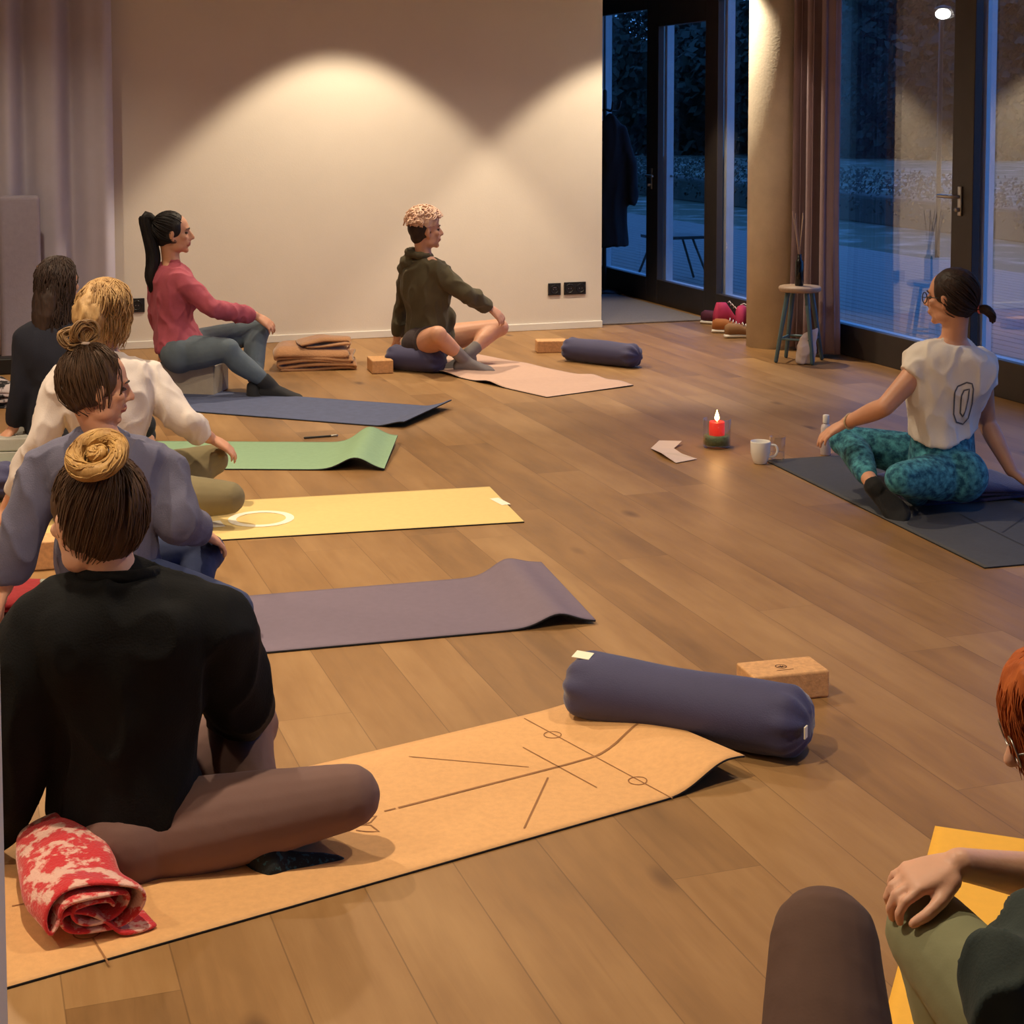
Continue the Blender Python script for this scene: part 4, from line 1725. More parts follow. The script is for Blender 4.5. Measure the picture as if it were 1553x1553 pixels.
for k in range(6):
    d = V((rn.uniform(-.055, .04), rn.uniform(-.04, .04), .26 + rn.uniform(-.03, .03)))
    bm = NB(); tube(bm, [bt + UP * .16 + V((rn.uniform(-.006, .006), 0, 0)), bt + UP * .18 + d], .0028, 6); obj('reed', bm, mat('reed', rgb(176, 150, 128), .8, .1), e)
# white paper bag under the stool
cb_ = fl(1221, 552)
bm = NB()
ring_loft(bm, [(cb_ + UP * .004, V((.055, .01, 0)), V((-.01, .04, 0))), (cb_ + UP * .07 + V((.004, 0, 0)), V((.058, .01, 0)), V((-.01, .042, 0))), (cb_ + UP * .13 + V((.012, 0, 0)), V((.056, .01, .004)), V((-.008, .03, 0))),
               (cb_ + UP * .18 + V((.022, 0, 0)), V((.055, .012, .012)), V((-.004, .016, 0))), (cb_ + UP * .215 + V((.032, 0, 0)), V((.052, .012, .018)), V((0, .007, 0)))], 24, 3.2)
me = voxel(bm, .008, 2)
folds(me, .007, 16)
tag(obj('paper_bag', me, mat('white_paper', rgb(205, 190, 186), .85, .04), None, base=cb_), 'crumpled white paper bag on the floor beneath the round stool', 'bag')


# ------------------------------------------------------------------ corridor
qa, qb = Q_WALL + .1, Q_WALL + 1.9
bm = NB(); rbox(bm, P_END - .35, P_WIN - .08, qa, qb, .0008, .014, .005)
tag(obj('door_mat', bm, mat('grey_carpet', rgb(128, 120, 116), .95, .1, 60, .4, 200), None, base=room((P_END + P_WIN) / 2, (qa + qb) / 2), smooth=False), 'flat grey rug in the dark passage beside the glass doors', 'rug')


def shoe(c, d, m, label, S=1.0, H=1.0):
    d = V(d).normalized()
    x = V((d.y, -d.x, 0))
    e = empty('shoe', c, label, 'shoe', 'shoes behind the column')
    bm = NB()
    ring_loft(bm, [(c - d * .13 * S + UP * .012, x * .025, UP * .01), (c - d * .12 * S + UP * .014, x * .034, UP * .013), (c + UP * .014, x * .034, UP * .012), (c + d * .08 * S + UP * .013, x * .045, UP * .012), (c + d * .14 * S + UP * .014, x * .03, UP * .011)], 18, 2.6)
    obj('sole', bm, M_WHITE, e)
    bm = NB()
    ring_loft(bm, [(c - d * .125 * S + UP * .055, x * .022, UP * .03 * H), (c - d * .1 * S + UP * .06 * H, x * .036, UP * .042 * H), (c - d * .03 * S + UP * .06 * H, x * .036, UP * .04 * H), (c + d * .04 * S + UP * .045, x * .042, UP * .028), (c + d * .1 * S + UP * .035, x * .04, UP * .02), (c + d * .135 * S + UP * .03, x * .022, UP * .01)], 18, 2.3)
    u = obj('upper', bm, m, e)
    bm = NB()
    for k in range(4):
        p = c + d * (.0 + .022 * k) * S + UP * (.102 - .012 * k) * H
        tube(bm, [p - x * .025 - UP * .008, p + UP * .004, p + x * .025 - UP * .008], .004, 6)
    obj('laces', bm, M_WHITE, u)


sc_ = [((1088, 492), (.9, -.5), rgb(86, 34, 58), 'maroon shoe, leftmost of the heap behind the column'), ((1106, 494), (.95, .3), rgb(190, 52, 92), 'bright pink shoe at the back of the heap behind the column'),
       ((1128, 498), (.4, .9), rgb(196, 58, 100), 'pink shoe half hidden by the concrete column'), ((1107, 505), (.97, -.2), rgb(170, 104, 52), 'tan orange shoe at the front of the heap behind the column'),
       ((1126, 512), (.95, .1), rgb(150, 112, 76), 'beige shoe at the foot of the concrete column')]
for i, ((u, v), d, col, lb) in enumerate(sc_):
    shoe(fl(u, v), V((d[0], d[1], 0)), mat('shoe_fabric', col, .8, .1), lb, H=1.75 if 'pink' in lb else 1.0)
# coat rack with a dark coat in the passage
cp = V((at(917, 300, 14.3).x, 14.3, 0))
e = empty('coat_rack', cp, 'dark coat rack half hidden by the end of the back wall', 'coat rack')
bm = NB(); lathe(bm, cp, [(.0001, .0), (.2, .002), (.2, .02), (.03, .03), (.0001, .03)], 28); obj('base', bm, M_BLACK, e)
bm = NB(); tube(bm, [cp + UP * .03, cp + UP * 1.75], .018, 12); obj('pole', bm, M_BLACK, e)
for k in range(4):
    d = V((math.cos(k * PI / 2 + .4), math.sin(k * PI / 2 + .4), 0))
    bm = NB(); tube(bm, [cp + UP * 1.6, cp + d * .12 + UP * 1.58, cp + d * .15 + UP * 1.66], .009, 8, 3); obj('hook', bm, M_BLACK, e)
bm = NB()
ck = cp + V((.05, -.12, 0))
ring_loft(bm, [(ck + UP * .42, V((.16, .02, 0)), V((-.01, .09, 0))), (ck + UP * .8, V((.15, .02, 0)), V((-.01, .09, 0))), (ck + UP * 1.2, V((.13, .02, 0)), V((-.01, .08, 0))), (ck + UP * 1.45, V((.11, .02, 0)), V((0, .06, 0))), (ck + UP * 1.56, V((.03, 0, 0)), V((0, .03, 0)))], 24, 2.2)
for q in (-1, 1):
    tube(bm, [ck + V((q * .09, 0, 1.42)), ck + V((q * .16, -.02, 1.1)), ck + V((q * .17, -.03, .82))], [.05, .055, .05], 12, 3)
me = voxel(bm, .015, 3); folds(me, .025, 7, (1, 1, .3))
tag(obj('coat', me, mat('black_coat', rgb(26, 26, 34), .9, .1), None, base=ck + UP * .42), 'long dark coat hanging in the passage at the end of the back wall', 'coat')
c = fl(924, 438)
shoe(c, V((.5, -.8, 0)), M_WHITE, 'white shoe standing under the dark coat in the passage')

# grey screen and black box before the left curtain
c = fl(34, 551)
zt = 1.6 - (296 - 165) * c.y / 2500
bm = NB(); box(bm, c + UP * (zt / 2 + .0), .25, .06, zt - .0, BX, AX, UP, .028, 4)
e = obj('standing_screen', bm, mat('grey_felt', rgb(158, 150, 164), .95, .05, 30, .1, 100), None, base=c, smooth=False)
tag(e, 'grey rounded felt screen standing before the pale left curtain', 'screen')
c = fl(14, 566)
bm = NB(); box(bm, c + UP * .05, .3, .12, .1, BX, AX, UP, .01)
tag(obj('speaker', bm, M_BLACK, None, base=c, smooth=False), 'low black box on the floor in front of the pale left curtain', 'box')
# ------------------------------------------------------------------ clothes and hair
def cloth(name, c, **k):
    kw = dict(rough=.9, var=.1, scale=7, bump=.12, bscale=220, sheen=.04)
    kw.update(k)
    return mat(name, c, **kw)


def hairmat(name, c, c2, sc=34):
    return mat(name, c, .55, .2, sc, .2, 130, (1, 1, .22), col2=c2, sharp=(.25, .78), spec=.3)


X = V((1, 0, 0)); Yv = V((0, 1, 0))
H_DK = hairmat('hair_dark_brown', rgb(34, 24, 22), rgb(66, 48, 40))
H_BLACK = hairmat('hair_black', rgb(18, 16, 18), rgb(38, 32, 32))
H_MID = hairmat('hair_brown', rgb(52, 37, 30), rgb(96, 70, 50))
H_GOLD = hairmat('hair_golden', rgb(128, 88, 44), rgb(206, 164, 100))
H_BLOND = hairmat('hair_blond', rgb(120, 84, 50), rgb(208, 170, 116))
H_PALE = hairmat('hair_pale_curls', rgb(206, 164, 140), rgb(242, 212, 190))
H_RED = hairmat('hair_copper', rgb(142, 62, 26), rgb(216, 118, 58))
MAT['brow'] = H_DK


def hair_mesh(fig, name, m, prims, amp=.004, fs=40, vox=.005, strands=None, stretch=(1, 1, .35), parent=None):
    bm = NB()
    prims(bm)
    me = voxel(bm, vox, 3)
    folds(me, amp, fs, stretch)
    if strands:
        b = NB()
        b.from_mesh(me)
        strands(b)
        bpy.data.meshes.remove(me)
        return obj(name, b, m, parent or fig.o)
    return obj(name, me, m, parent or fig.o)


def bun_torus(bm, c, R, r, ax, ay, seed=1, n=70):
    rn = random.Random(seed)
    torus(bm, c, R, r, ax, ay, 48, 16, .25, seed)
    az = V(ax).normalized().cross(V(ay).normalized())
    for i in range(n):
        a0 = rn.uniform(0, 6.28)
        b0 = rn.uniform(0, 6.28)
        da = rn.uniform(.8, 1.9)
        pts = []
        for k in range(10):
            t = k / 9
            a = a0 + da * t
            b = b0 + t * rn.uniform(1.0, 1.6)
            d = V(ax).normalized() * math.cos(a) + V(ay).normalized() * math.sin(a)
            q = r * 1.03
            pts.append(V(c) + d * (R + q * math.cos(b)) + az * (q * math.sin(b)))
        tube(bm, pts, [.0012] + [.0022] * 8 + [.001], 4, 1, rnd=False)


def ponytail(bm, pts, rad, n=50, seed=2, wav=.004):
    tube(bm, pts, rad, 16, 4)
    rn = random.Random(seed)
    cp = catmull([V(p) for p in pts], 5)
    cr = [q.x for q in catmull([V((r, 0, 0)) for r in rad], 5)]
    for i in range(n):
        a = rn.uniform(0, 6.28); f = rn.uniform(.85, 1.1)
        q = []
        for k, (p, r) in enumerate(zip(cp, cr)):
            q.append(p + V((math.cos(a + k * .05), math.sin(a + k * .05), 0)) * r * f + V((math.sin(k * .7 + a * 3), math.cos(k * .6 + a), 0)) * wav * k / len(cp))
        tube(bm, q, [.0022] * (len(q) - 1) + [.0006], 4, 1, rnd=False)


# ================================================================== 1 black sweater, near left
y0 = 3.5
f1 = Fig('p', at(190, 1260, 3.5) * V((1, 1, 0)) if False else V((at(190, 1260, 3.5).x, 3.5, 0)),
         'woman seen from behind in a black sweater and mauve leggings, golden hair bun', M_SKIN2,
         P=at(190, 1248, 3.50), N=at(178, 888, 3.40), mid=at(184, 1065, 3.43), H=at(143, 786, 3.42), face=(-.70, .68, -.16), hup=(-.08, .12, 1),
         hr=(.55, -.83, 0), sr=(1, .05, -.03), SL=at(72, 952, 3.40), SR=at(312, 946, 3.44),
         EL=at(28, 1120, 3.38), WL=at(-28, 1290, 3.42), ER=at(362, 1056, 3.54), WR=at(362, 1098, 3.78),
         HR=at(228, 1268, 3.40), HL=at(180, 1240, 3.60), KR=at(528, 1208, 3.44), AR=at(330, 1258, 3.72), KL=at(378, 1100, 3.78), AL=at(408, 1312, 3.37),
         tR=((-.9, .3, -.1), (0, .3, .9)), tL=((.97, -.14, -.1), (.15, -.8, .5)),
         hL=((-.5, -.1, -.8), (-.3, -.8, .3), .15), hR=((.1, .9, -.35), (.3, .2, .9), .5), thick=1.06, hs=1.1)
f1.body(vox=.0055)
MB_BLACK = cloth('black_fleece', rgb(7, 7, 9), var=.15, bump=.2, sheen=0, spec=.25)
f1.top('sweater', MB_BLACK, grow=.026, hem=.07, bell=.012, sleeves=(1.92, 1.95), sl_grow=.036, neck=1.035, amp=.02, fs=7, stretch=(1, 1, .5), cuff=.006, vox=.008, bust=.04)
bm = NB()
pn_, dn_ = f1.spine(1.0)
torus(bm, pn_ + UP * .022 + Yv * .02, .074, .015, X, (Yv * .95 + UP * -.12), 40, 10)
obj('neck_rib', bm, MB_BLACK, f1.o)
MB_MAUVE = cloth('mauve_leggings', rgb(112, 84, 78), var=.05, bump=.03)
f1.bottoms('leggings', MB_MAUVE, grow=.009, waist=.2, upto=(.93, .93), amp=.0012)
MB_TEALSOCK = cloth('dotted_sock', rgb(12, 20, 26), var=.1, scale=90, col2=rgb(30, 70, 82), sharp=(.55, .6))
f1.sock('L', MB_TEALSOCK, .95)
f1.sock('R', MB_TEALSOCK, .86)
bc = f1.h(.012, -.035, .135)


def pr(bm):
    f1.cap(bm, 1.0)


hair_mesh(f1, 'hair', H_MID, pr, strands=lambda b: f1.strands(b, 520, (.006, -.072, .112), r=.0012, zmin=-.085, mess=.006, seed=4, ymax=.07))
hb = [c for c in f1.o.children if c.name.startswith('hair')][0]
bm = NB()
b0 = at(147, 690, 3.335)
bun_torus(bm, b0, .046, .0175, X + UP * .08, UP * .62 + Yv * .78, 3, 120)
ell(bm, b0 + Yv * .028 - UP * .02, .034, .034, .02)
bun_torus(bm, b0 + UP * .004, .010, .011, X, UP * .62 + Yv * .78, 5, 30)
obj('bun', bm, H_GOLD, hb)

# ================================================================== 2 grey blue sweatshirt
f2 = Fig('p', V((at(165, 900, 5.15).x, 5.15, 0)), 'woman in profile in a grey blue sweatshirt and denim blue leggings with tied-up brown hair', M_SKIN,
         P=at(165, 868, 5.15), N=at(158, 668, 5.08), mid=at(160, 775, 5.05), H=at(150, 588, 5.06), face=(.9, .42, -.14), hup=(.05, 0, 1),
         hr=(.5, -.85, 0), sr=(.98, .12, -.05), SL=at(70, 712, 5.04), SR=at(243, 712, 5.12),
         EL=at(30, 815, 4.98), WL=at(6, 893, 4.98), ER=at(272, 790, 5.02), WR=at(300, 806, 5.24),
         HR=at(205, 890, 5.02), HL=at(180, 868, 5.24), KR=at(352, 925, 4.92), AR=at(262, 925, 5.3), KL=at(312, 838, 5.36), AL=at(290, 930, 5.12),
         tR=((-.8, .5, -.1), (0, .3, .9)), tL=((.9, -.25, -.1), (0, -.2, 1)),
         hL=((-.2, -.25, -.9), (-.7, -.3, .2), .35), hR=((.55, .6, -.5), (.5, .1, .85), .45), lips=M_LIPS)
f2.body(vox=.0055)
M_GB = cloth('grey_blue_fleece', rgb(92, 90, 112), bump=.2)
f2.top('sweatshirt', M_GB, grow=.018, hem=-.03, bell=.014, sleeves=(1.86, 1.9), sl_grow=.026, amp=.017, fs=8, cuff=.006)
bm = NB(); torus(bm, f2.spine(1.0)[0] + UP * .012, .068, .012, X, Yv, 40, 10); obj('neck_rib', bm, M_GB, f2.o)
M_DEN = cloth('denim_leggings', rgb(46, 56, 92), var=.25, scale=9, bump=.05)
f2.bottoms('leggings', M_DEN, grow=.01, waist=.2)
M_RSOCK = cloth('dark_red_sock', rgb(120, 24, 40))
f2.sock('L', M_RSOCK, .9); f2.sock('R', M_RSOCK, .9)
hh = hair_mesh(f2, 'hair', H_MID, lambda bm: f2.cap(bm, 1.0), strands=lambda b: f2.strands(b, 420, (-.005, -.06, .128), r=.0013, zmin=-.095, seed=8, mess=.008, lift=.012, ymax=.05))
bm = NB()
c0 = f2.h(-.005, -.062, .135)
for s, (dx, dy, dz, l) in enumerate([(-.3, -.95, .2, .06), (-.1, .2, 1, .05), (.2, -.3, .9, .05)]):
    d = (f2.h.x * dx + f2.h.y * dy + f2.h.z * dz).normalized()
    side = d.orthogonal().normalized()
    for k in range(26):
        rn = random.Random(s * 100 + k)
        o1 = V((rn.uniform(-1, 1), rn.uniform(-1, 1), rn.uniform(-1, 1))) * .012
        loop = [c0 + o1 * .5, c0 + d * l * .7 + side * .03 + o1, c0 + d * l * 1.25 + o1, c0 + d * l * .7 - side * .03 + o1, c0 + o1 * .4]
        tube(bm, loop, [.0026] * 5, 5, 5, rnd=False)
obj('bun', bm, hairmat('hair_light_brown', rgb(92, 66, 42), rgb(172, 132, 84)), hh)
bm = NB(); torus(bm, c0, .014, .005, f2.h.x, f2.h.y, 24, 8); obj('hair_tie', bm, mat('cream_tie', rgb(205, 180, 160), .8), hh)

# ================================================================== 3 blonde woman, white top
f3 = Fig('p', V((at(160, 740, 6.4).x, 6.4, 0)), 'blonde woman seen from behind in a white long sleeved top and olive leggings', M_SKIN,
         P=at(165, 745, 6.4), N=at(160, 545, 6.35), mid=at(163, 645, 6.3), H=at(165, 474, 6.36), face=(.5, .85, -.05),
         hr=(.5, -.85, 0), sr=(.97, .2, 0), SL=at(98, 578, 6.3), SR=at(222, 574, 6.4),
         EL=at(62, 668, 6.25), WL=at(10, 770, 6.3), ER=at(282, 642, 6.34), WR=at(318, 664, 6.5),
         HR=at(200, 752, 6.25), HL=at(180, 735, 6.5), KR=at(346, 755, 6.2), AR=at(230, 775, 6.5), KL=at(322, 698, 6.58), AL=at(250, 790, 6.35),
         tR=((-.8, .5, -.1), (0, .3, .9)), tL=((-.6, -.75, -.12), (.2, -.2, 1)),
         hL=((-.5, -.2, -.75), (-.5, -.5, .5), .2), hR=((.75, .2, -.5), (.45, -.1, .85), .5))
f3.body(vox=.007)
M_WHT = cloth('white_jersey', rgb(208, 196, 190), var=.03)
f3.top('shirt', M_WHT, grow=.012, hem=-.02, bell=.01, sleeves=(1.7, 1.8), sl_grow=.016, amp=.016, fs=10, vox=.0075)
M_OLV = cloth('olive_leggings', rgb(124, 112, 82), var=.08, bump=.03)
f3.bottoms('leggings', M_OLV, grow=.008, waist=.25, vox=.008, upto=(.9, .9))


def wavy(bm):
    f3.cap(bm, 1.04)
    tube(bm, [f3.h(0, -.07, .06), f3.h(.005, -.1, -.02), f3.h(.01, -.085, -.1)], [.06, .07, .045], 16, 3)


hair_mesh(f3, 'hair', H_BLOND, wavy, amp=.012, fs=26, vox=.007, strands=lambda b: (f3.hanging(b, 420, .27, r=.0022, wav=.007, seed=3, azr=(.9, 2 * PI - .9), wf=8),
                                                                       f3.strands(b, 220, (.0, -.09, .07), r=.002, seed=5, mess=.008)))

# ================================================================== 4 dark hair, navy top
f4 = Fig('p', V((at(85, 650, 7.5).x, 7.5, 0)), 'dark-haired woman in a navy top at the far left, long loose hair, seen from behind', M_SKIN,
         P=at(85, 650, 7.5), N=at(82, 490, 7.45), mid=at(82, 570, 7.42), H=at(92, 430, 7.45), hs=.93, face=(.55, .83, -.05),
         hr=(.5, -.85, 0), sr=(.97, .2, 0), SL=at(42, 515, 7.4), SR=at(122, 512, 7.5),
         EL=at(34, 590, 7.38), WL=at(20, 650, 7.42), ER=at(150, 590, 7.5), WR=at(186, 640, 7.7),
         HR=at(112, 655, 7.38), HL=at(95, 640, 7.6), KR=at(215, 645, 7.35), AR=at(130, 665, 7.6), KL=at(205, 612, 7.7), AL=at(228, 678, 7.42),
         tR=((-.8, .5, -.1), (0, .3, .9)), tL=((.95, -.2, .02), (0, -.2, 1)),
         hL=((-.55, -.3, -.65), (-.5, -.5, .5), .2), hR=((.75, .2, -.5), (.45, -.1, .85), .5))
f4.body(vox=.008, armskin=False)
M_NVT = cloth('navy_jersey', rgb(16, 18, 34), var=.1, sheen=0)
f4.top('shirt', M_NVT, grow=.01, hem=-.05, bell=.006, sleeves=(1.9, 1.93), sl_grow=.012, amp=.006, fs=9, vox=.009)
f4.bottoms('leggings', cloth('dark_leggings', rgb(30, 30, 36)), grow=.008, waist=.2, vox=.009, upto=(.9, .93))


def longh(bm):
    f4.cap(bm, 1.04)
    tube(bm, [f4.h(0, -.06, .05), f4.h(0, -.09, -.06), f4.h(-.01, -.1, -.17), f4.h(-.01, -.1, -.27)], [.066, .07, .062, .045], 16, 3, flat=.62, fdir=f4.h.y)


hair_mesh(f4, 'hair', H_DK, longh, amp=.006, vox=.008, strands=lambda b: f4.hanging(b, 320, .42, r=.0024, wav=.005, seed=6, azr=(1.3, 2 * PI - 1.3), taper=.2))
h4 = [c for c in f4.o.children if c.name.startswith('hair')][0]
bm = NB(); box(bm, f4.h(-.025, -.105, .075), .05, .012, .02, f4.h.x, f4.h.y * .8 - f4.h.z * .5, None or f4.h.z, .004); obj('hair_clip', bm, mat('bronze_clip', rgb(150, 104, 80), .5), h4)

# ================================================================== 5 pink top by the wall
f5 = Fig('p', V((at(268, 600, 9.25).x, 9.25, 0)), 'woman in profile in a raspberry pink top with a long black ponytail', M_SKIN,
         P=at(274, 530, 9.25), N=at(260, 403, 9.25), mid=at(262, 475, 9.25), H=at(264, 354, 9.25), face=(.98, .16, -.02), hup=(.02, 0, 1),
         hr=(.25, -.97, 0), sr=(.55, -.83, -.05), SR=at(274, 426, 9.14), SL=at(246, 422, 9.4),
         ER=at(322, 468, 9.1), WR=at(388, 479, 9.32), EL=at(238, 475, 9.5), WL=at(250, 520, 9.55),
         HR=at(284, 536, 9.14), HL=at(280, 530, 9.34), KR=at(346, 530, 9.08), AR=at(410, 586, 9.12), KL=at(394, 500, 9.42), AL=at(384, 598, 9.1),
         tR=((.98, -.05, -.06), (.1, .0, 1)), tL=((.6, -.78, -.12), (0, -.2, 1)),
         hR=((.8, .1, -.55), (.5, -.45, .75), .5), hL=((-.2, .2, -.9), (-.8, .3, .2), .3), lips=M_LIPS)
f5.body(vox=.007)
M_RASP = cloth('raspberry_jersey', rgb(168, 78, 94), var=.12, scale=14)
f5.top('shirt', M_RASP, grow=.01, hem=.03, bell=.01, sleeves=(1.96, 1.96), sl_grow=.011, amp=.013, fs=11, vox=.0075)
M_SLATE = cloth('slate_leggings', rgb(88, 100, 112), var=.14, scale=8)
f5.bottoms('leggings', M_SLATE, grow=.008, waist=.2, vox=.008, upto=(.9, .92))
M_CSOCK = cloth('charcoal_sock', rgb(36, 36, 40))
f5.sock('R', M_CSOCK, .8, grow=.009); f5.sock('L', M_CSOCK, .86)
h5 = hair_mesh(f5, 'hair', H_BLACK, lambda bm: f5.cap(bm, 1.0), amp=.002, vox=.007, strands=lambda b: f5.strands(b, 160, (0, -.125, .07), r=.002, seed=3, mess=.001, zmin=-.07))
bm = NB()
t0 = f5.h(0, -.128, .072)
ponytail(bm, [t0 + f5.h.y * .02, t0 - f5.h.y * .03 + UP * .012, at(232, 385, 9.22), at(229, 420, 9.2), at(229, 442, 9.2)], [.02, .034, .036, .03, .008], 60)
obj('ponytail', bm, H_BLACK, h5)

# ================================================================== 6 olive hoodie by the wall
f6 = Fig('p', V((at(640, 550, 10.15).x, 10.15, 0)), 'person with pale curly hair in an olive hooded jacket and shorts', M_SKIN,
         P=at(651, 518, 10.2), N=at(643, 394, 10.15), mid=at(648, 462, 10.15), H=at(646, 350, 10.15), face=(.93, .34, .02),
         hr=(.35, -.93, 0), sr=(.8, -.58, .05), SR=at(664, 412, 10.05), SL=at(622, 416, 10.3),
         ER=at(704, 444, 9.98), WR=at(742, 466, 10.12), EL=at(609, 470, 10.42), WL=at(602, 514, 10.42),
         HR=at(646, 524, 10.08), HL=at(652, 518, 10.3), KR=at(664, 508, 9.74), AR=at(704, 545, 9.95), KL=at(758, 497, 10.3), AL=at(708, 538, 10.12),
         tR=((.98, .1, -.08), (-.1, -.2, 1)), tL=((-.75, -.55, -.2), (0, -.3, 1)),
         hR=((.7, .05, -.65), (.5, -.55, .65), .5), hL=((-.3, .3, -.85), (-.8, .3, .3), .2), lips=M_LIPS, browmat=H_MID)
f6.body(vox=.007, legskin=True)
M_HOOD = cloth('olive_fleece', rgb(78, 70, 50), var=.12, bump=.2)
f6.top('hooded_jacket', M_HOOD, grow=.006, hem=-.08, bell=.018, sleeves=(1.95, 1.95), sl_grow=.012, amp=.02, fs=9, vox=.008,
       extra=lambda bm: ell(bm, at(674, 484, 10.14), .075, .07, .085))
hood = NB()
c0, d0 = f6.spine(.98)
fb = (f6.sr.cross(UP) * -1).normalized()
for k in range(3):
    pass
ell(hood, at(622, 398, 10.2), .065, .085, .062)
torus(hood, at(636, 386, 10.16), .066, .026, X - UP * .22, Yv, 30, 10)
ell(hood, at(614, 408, 10.22), .045, .065, .05)
ell(hood, at(624, 382, 10.2), .045, .06, .03)
me = voxel(hood, .008, 3); folds(me, .01, 14)
obj('hood', me, M_HOOD, f6.o)
f6.bottoms('shorts', cloth('dark_shorts', rgb(56, 44, 46)), grow=.012, waist=.2, short=.35, vox=.008)
M_GSOCK = cloth('grey_sock', rgb(126, 118, 116))
f6.sock('R', M_GSOCK, .62); f6.sock('L', M_GSOCK, .68)
def curls(b):
    rn = random.Random(11)
    h = f6.h
    for i in range(170):
        d = V((rn.uniform(-1, 1), rn.uniform(-1, 1), rn.uniform(.0, 1))).normalized()
        p = h(d.x * .084, -.012 + d.y * .1, .045 + d.z * .088)
        if d.y > .5 and d.z < .35: continue
        n = (p - h.c).normalized()
        u = n.orthogonal().normalized(); w = n.cross(u)
        R = rn.uniform(.011, .02)
        pts = [p + n * (.003 + .004 * k) + (u * math.cos(k * 1.1) + w * math.sin(k * 1.1)) * R for k in range(8)]
        tube(b, pts, [.0042] * 8, 5, 2)


h6 = hair_mesh(f6, 'hair', H_PALE, lambda bm: ell(bm, f6.h(0, -.018, .065), .088, .102, .072, f6.h.M, 24, 16), amp=.012, fs=40, vox=.007, strands=curls)
hair_mesh(f6, 'undercut', H_DK, lambda bm: (ell(bm, f6.h(0, -.028, .02), .0765, .089, .082, f6.h.M, 24, 16), ell(bm, f6.h(0, -.05, -.03), .058, .05, .055, f6.h.M)), amp=.0, vox=.007, parent=h6)

# ================================================================== 7 teacher
f7 = Fig('p', V((at(1430, 770, 6.55).x, 6.55, 0)), 'teacher seen from behind in a white short sleeved shirt and teal patterned leggings', M_SKIN,
         P=at(1428, 708, 6.6), N=at(1446, 522, 6.5), mid=at(1432, 620, 6.53), H=at(1440, 452, 6.5), face=(-.78, .6, -.06), hup=(-.03, 0, 1), hs=.96,
         hr=(.45, .9, 0), sr=(.98, -.05, -.03), SL=at(1398, 556, 6.48), SR=at(1486, 556, 6.58),
         EL=at(1342, 617, 6.42), WL=at(1284, 641, 6.62), ER=at(1496, 640, 6.66), WR=at(1534, 714, 6.55),
         HR=at(1420, 700, 6.72), HL=at(1440, 722, 6.46), KR=at(1280, 668, 6.8), AR=at(1326, 738, 6.42), KL=at(1366, 726, 6.28), AL=at(1400, 760, 6.6),
         tR=((.35, -.75, -.35), (-.5, -.3, .7)), tL=((.9, .3, -.1), (0, -.2, 1)),
         hL=((-.85, .0, -.5), (-.5, -.1, .85), .4), hR=((.75, -.25, -.6), (.6, -.3, .6), .15), browmat=H_DK)
f7.body(vox=.006, armskin=True)
M_TEE = cloth('white_tee', rgb(226, 218, 210), var=.02)
f7.top('shirt', M_TEE, grow=.015, hem=.29, bell=.004, sleeves=(.3, .3), sl_grow=.018, amp=.014, fs=11, vox=.0065)
M_TEALP = cloth('teal_print', rgb(12, 72, 98), scale=38, col2=rgb(78, 156, 172), sharp=(.38, .66), bump=.02)
f7.bottoms('leggings', M_TEALP, grow=.007, waist=.36, upto=(.88, .9), vox=.007)
M_BSOCK = cloth('black_sock', rgb(22, 22, 25))
f7.sock('R', M_BSOCK, .96); f7.sock('L', M_BSOCK, .9)
h7 = hair_mesh(f7, 'hair', H_DK, lambda bm: f7.cap(bm, 1.0), amp=.002, strands=lambda b: f7.strands(b, 220, (.03, -.105, -.045), r=.0018, seed=5, mess=.002, zmin=-.09, ymax=.03))
bm = NB()
t0 = f7.h(.034, -.112, -.05)
ponytail(bm, [t0 + f7.h.y * .015, t0 - f7.h.y * .025, t0 - f7.h.y * .05 - UP * .022, t0 - f7.h.y * .055 - UP * .05], [.012, .02, .017, .005], 40)
obj('ponytail', bm, H_DK, h7)
bm = NB(); torus(bm, t0 - f7.h.y * .002, .012, .006, f7.h.x, f7.h.z, 20, 8); obj('hair_tie', bm, mat('coral_tie', rgb(225, 110, 110), .7), h7)
bm = NB()
for q in (-1, 1):
    torus(bm, f7.h(q * .033, .094, .004), .022, .002, f7.h.x, f7.h.z, 24, 6)
    tube(bm, [f7.h(q * .055, .092, .008), f7.h(q * .076, .05, .01), f7.h(q * .078, -.005, .006)], .0018, 6)
tube(bm, [f7.h(-.011, .096, .006), f7.h(.011, .096, .006)], .002, 6)
obj('glasses', bm, M_BLACK, f7.o)
bm = NB(); torus(bm, f7.WL.lerp(f7.EL, .1), .031, .004, UP.cross(f7.WL - f7.EL), UP, 24, 8); obj('bracelet', bm, mat('bead_bracelet', rgb(190, 170, 140), .6, .3, 60), f7.o)


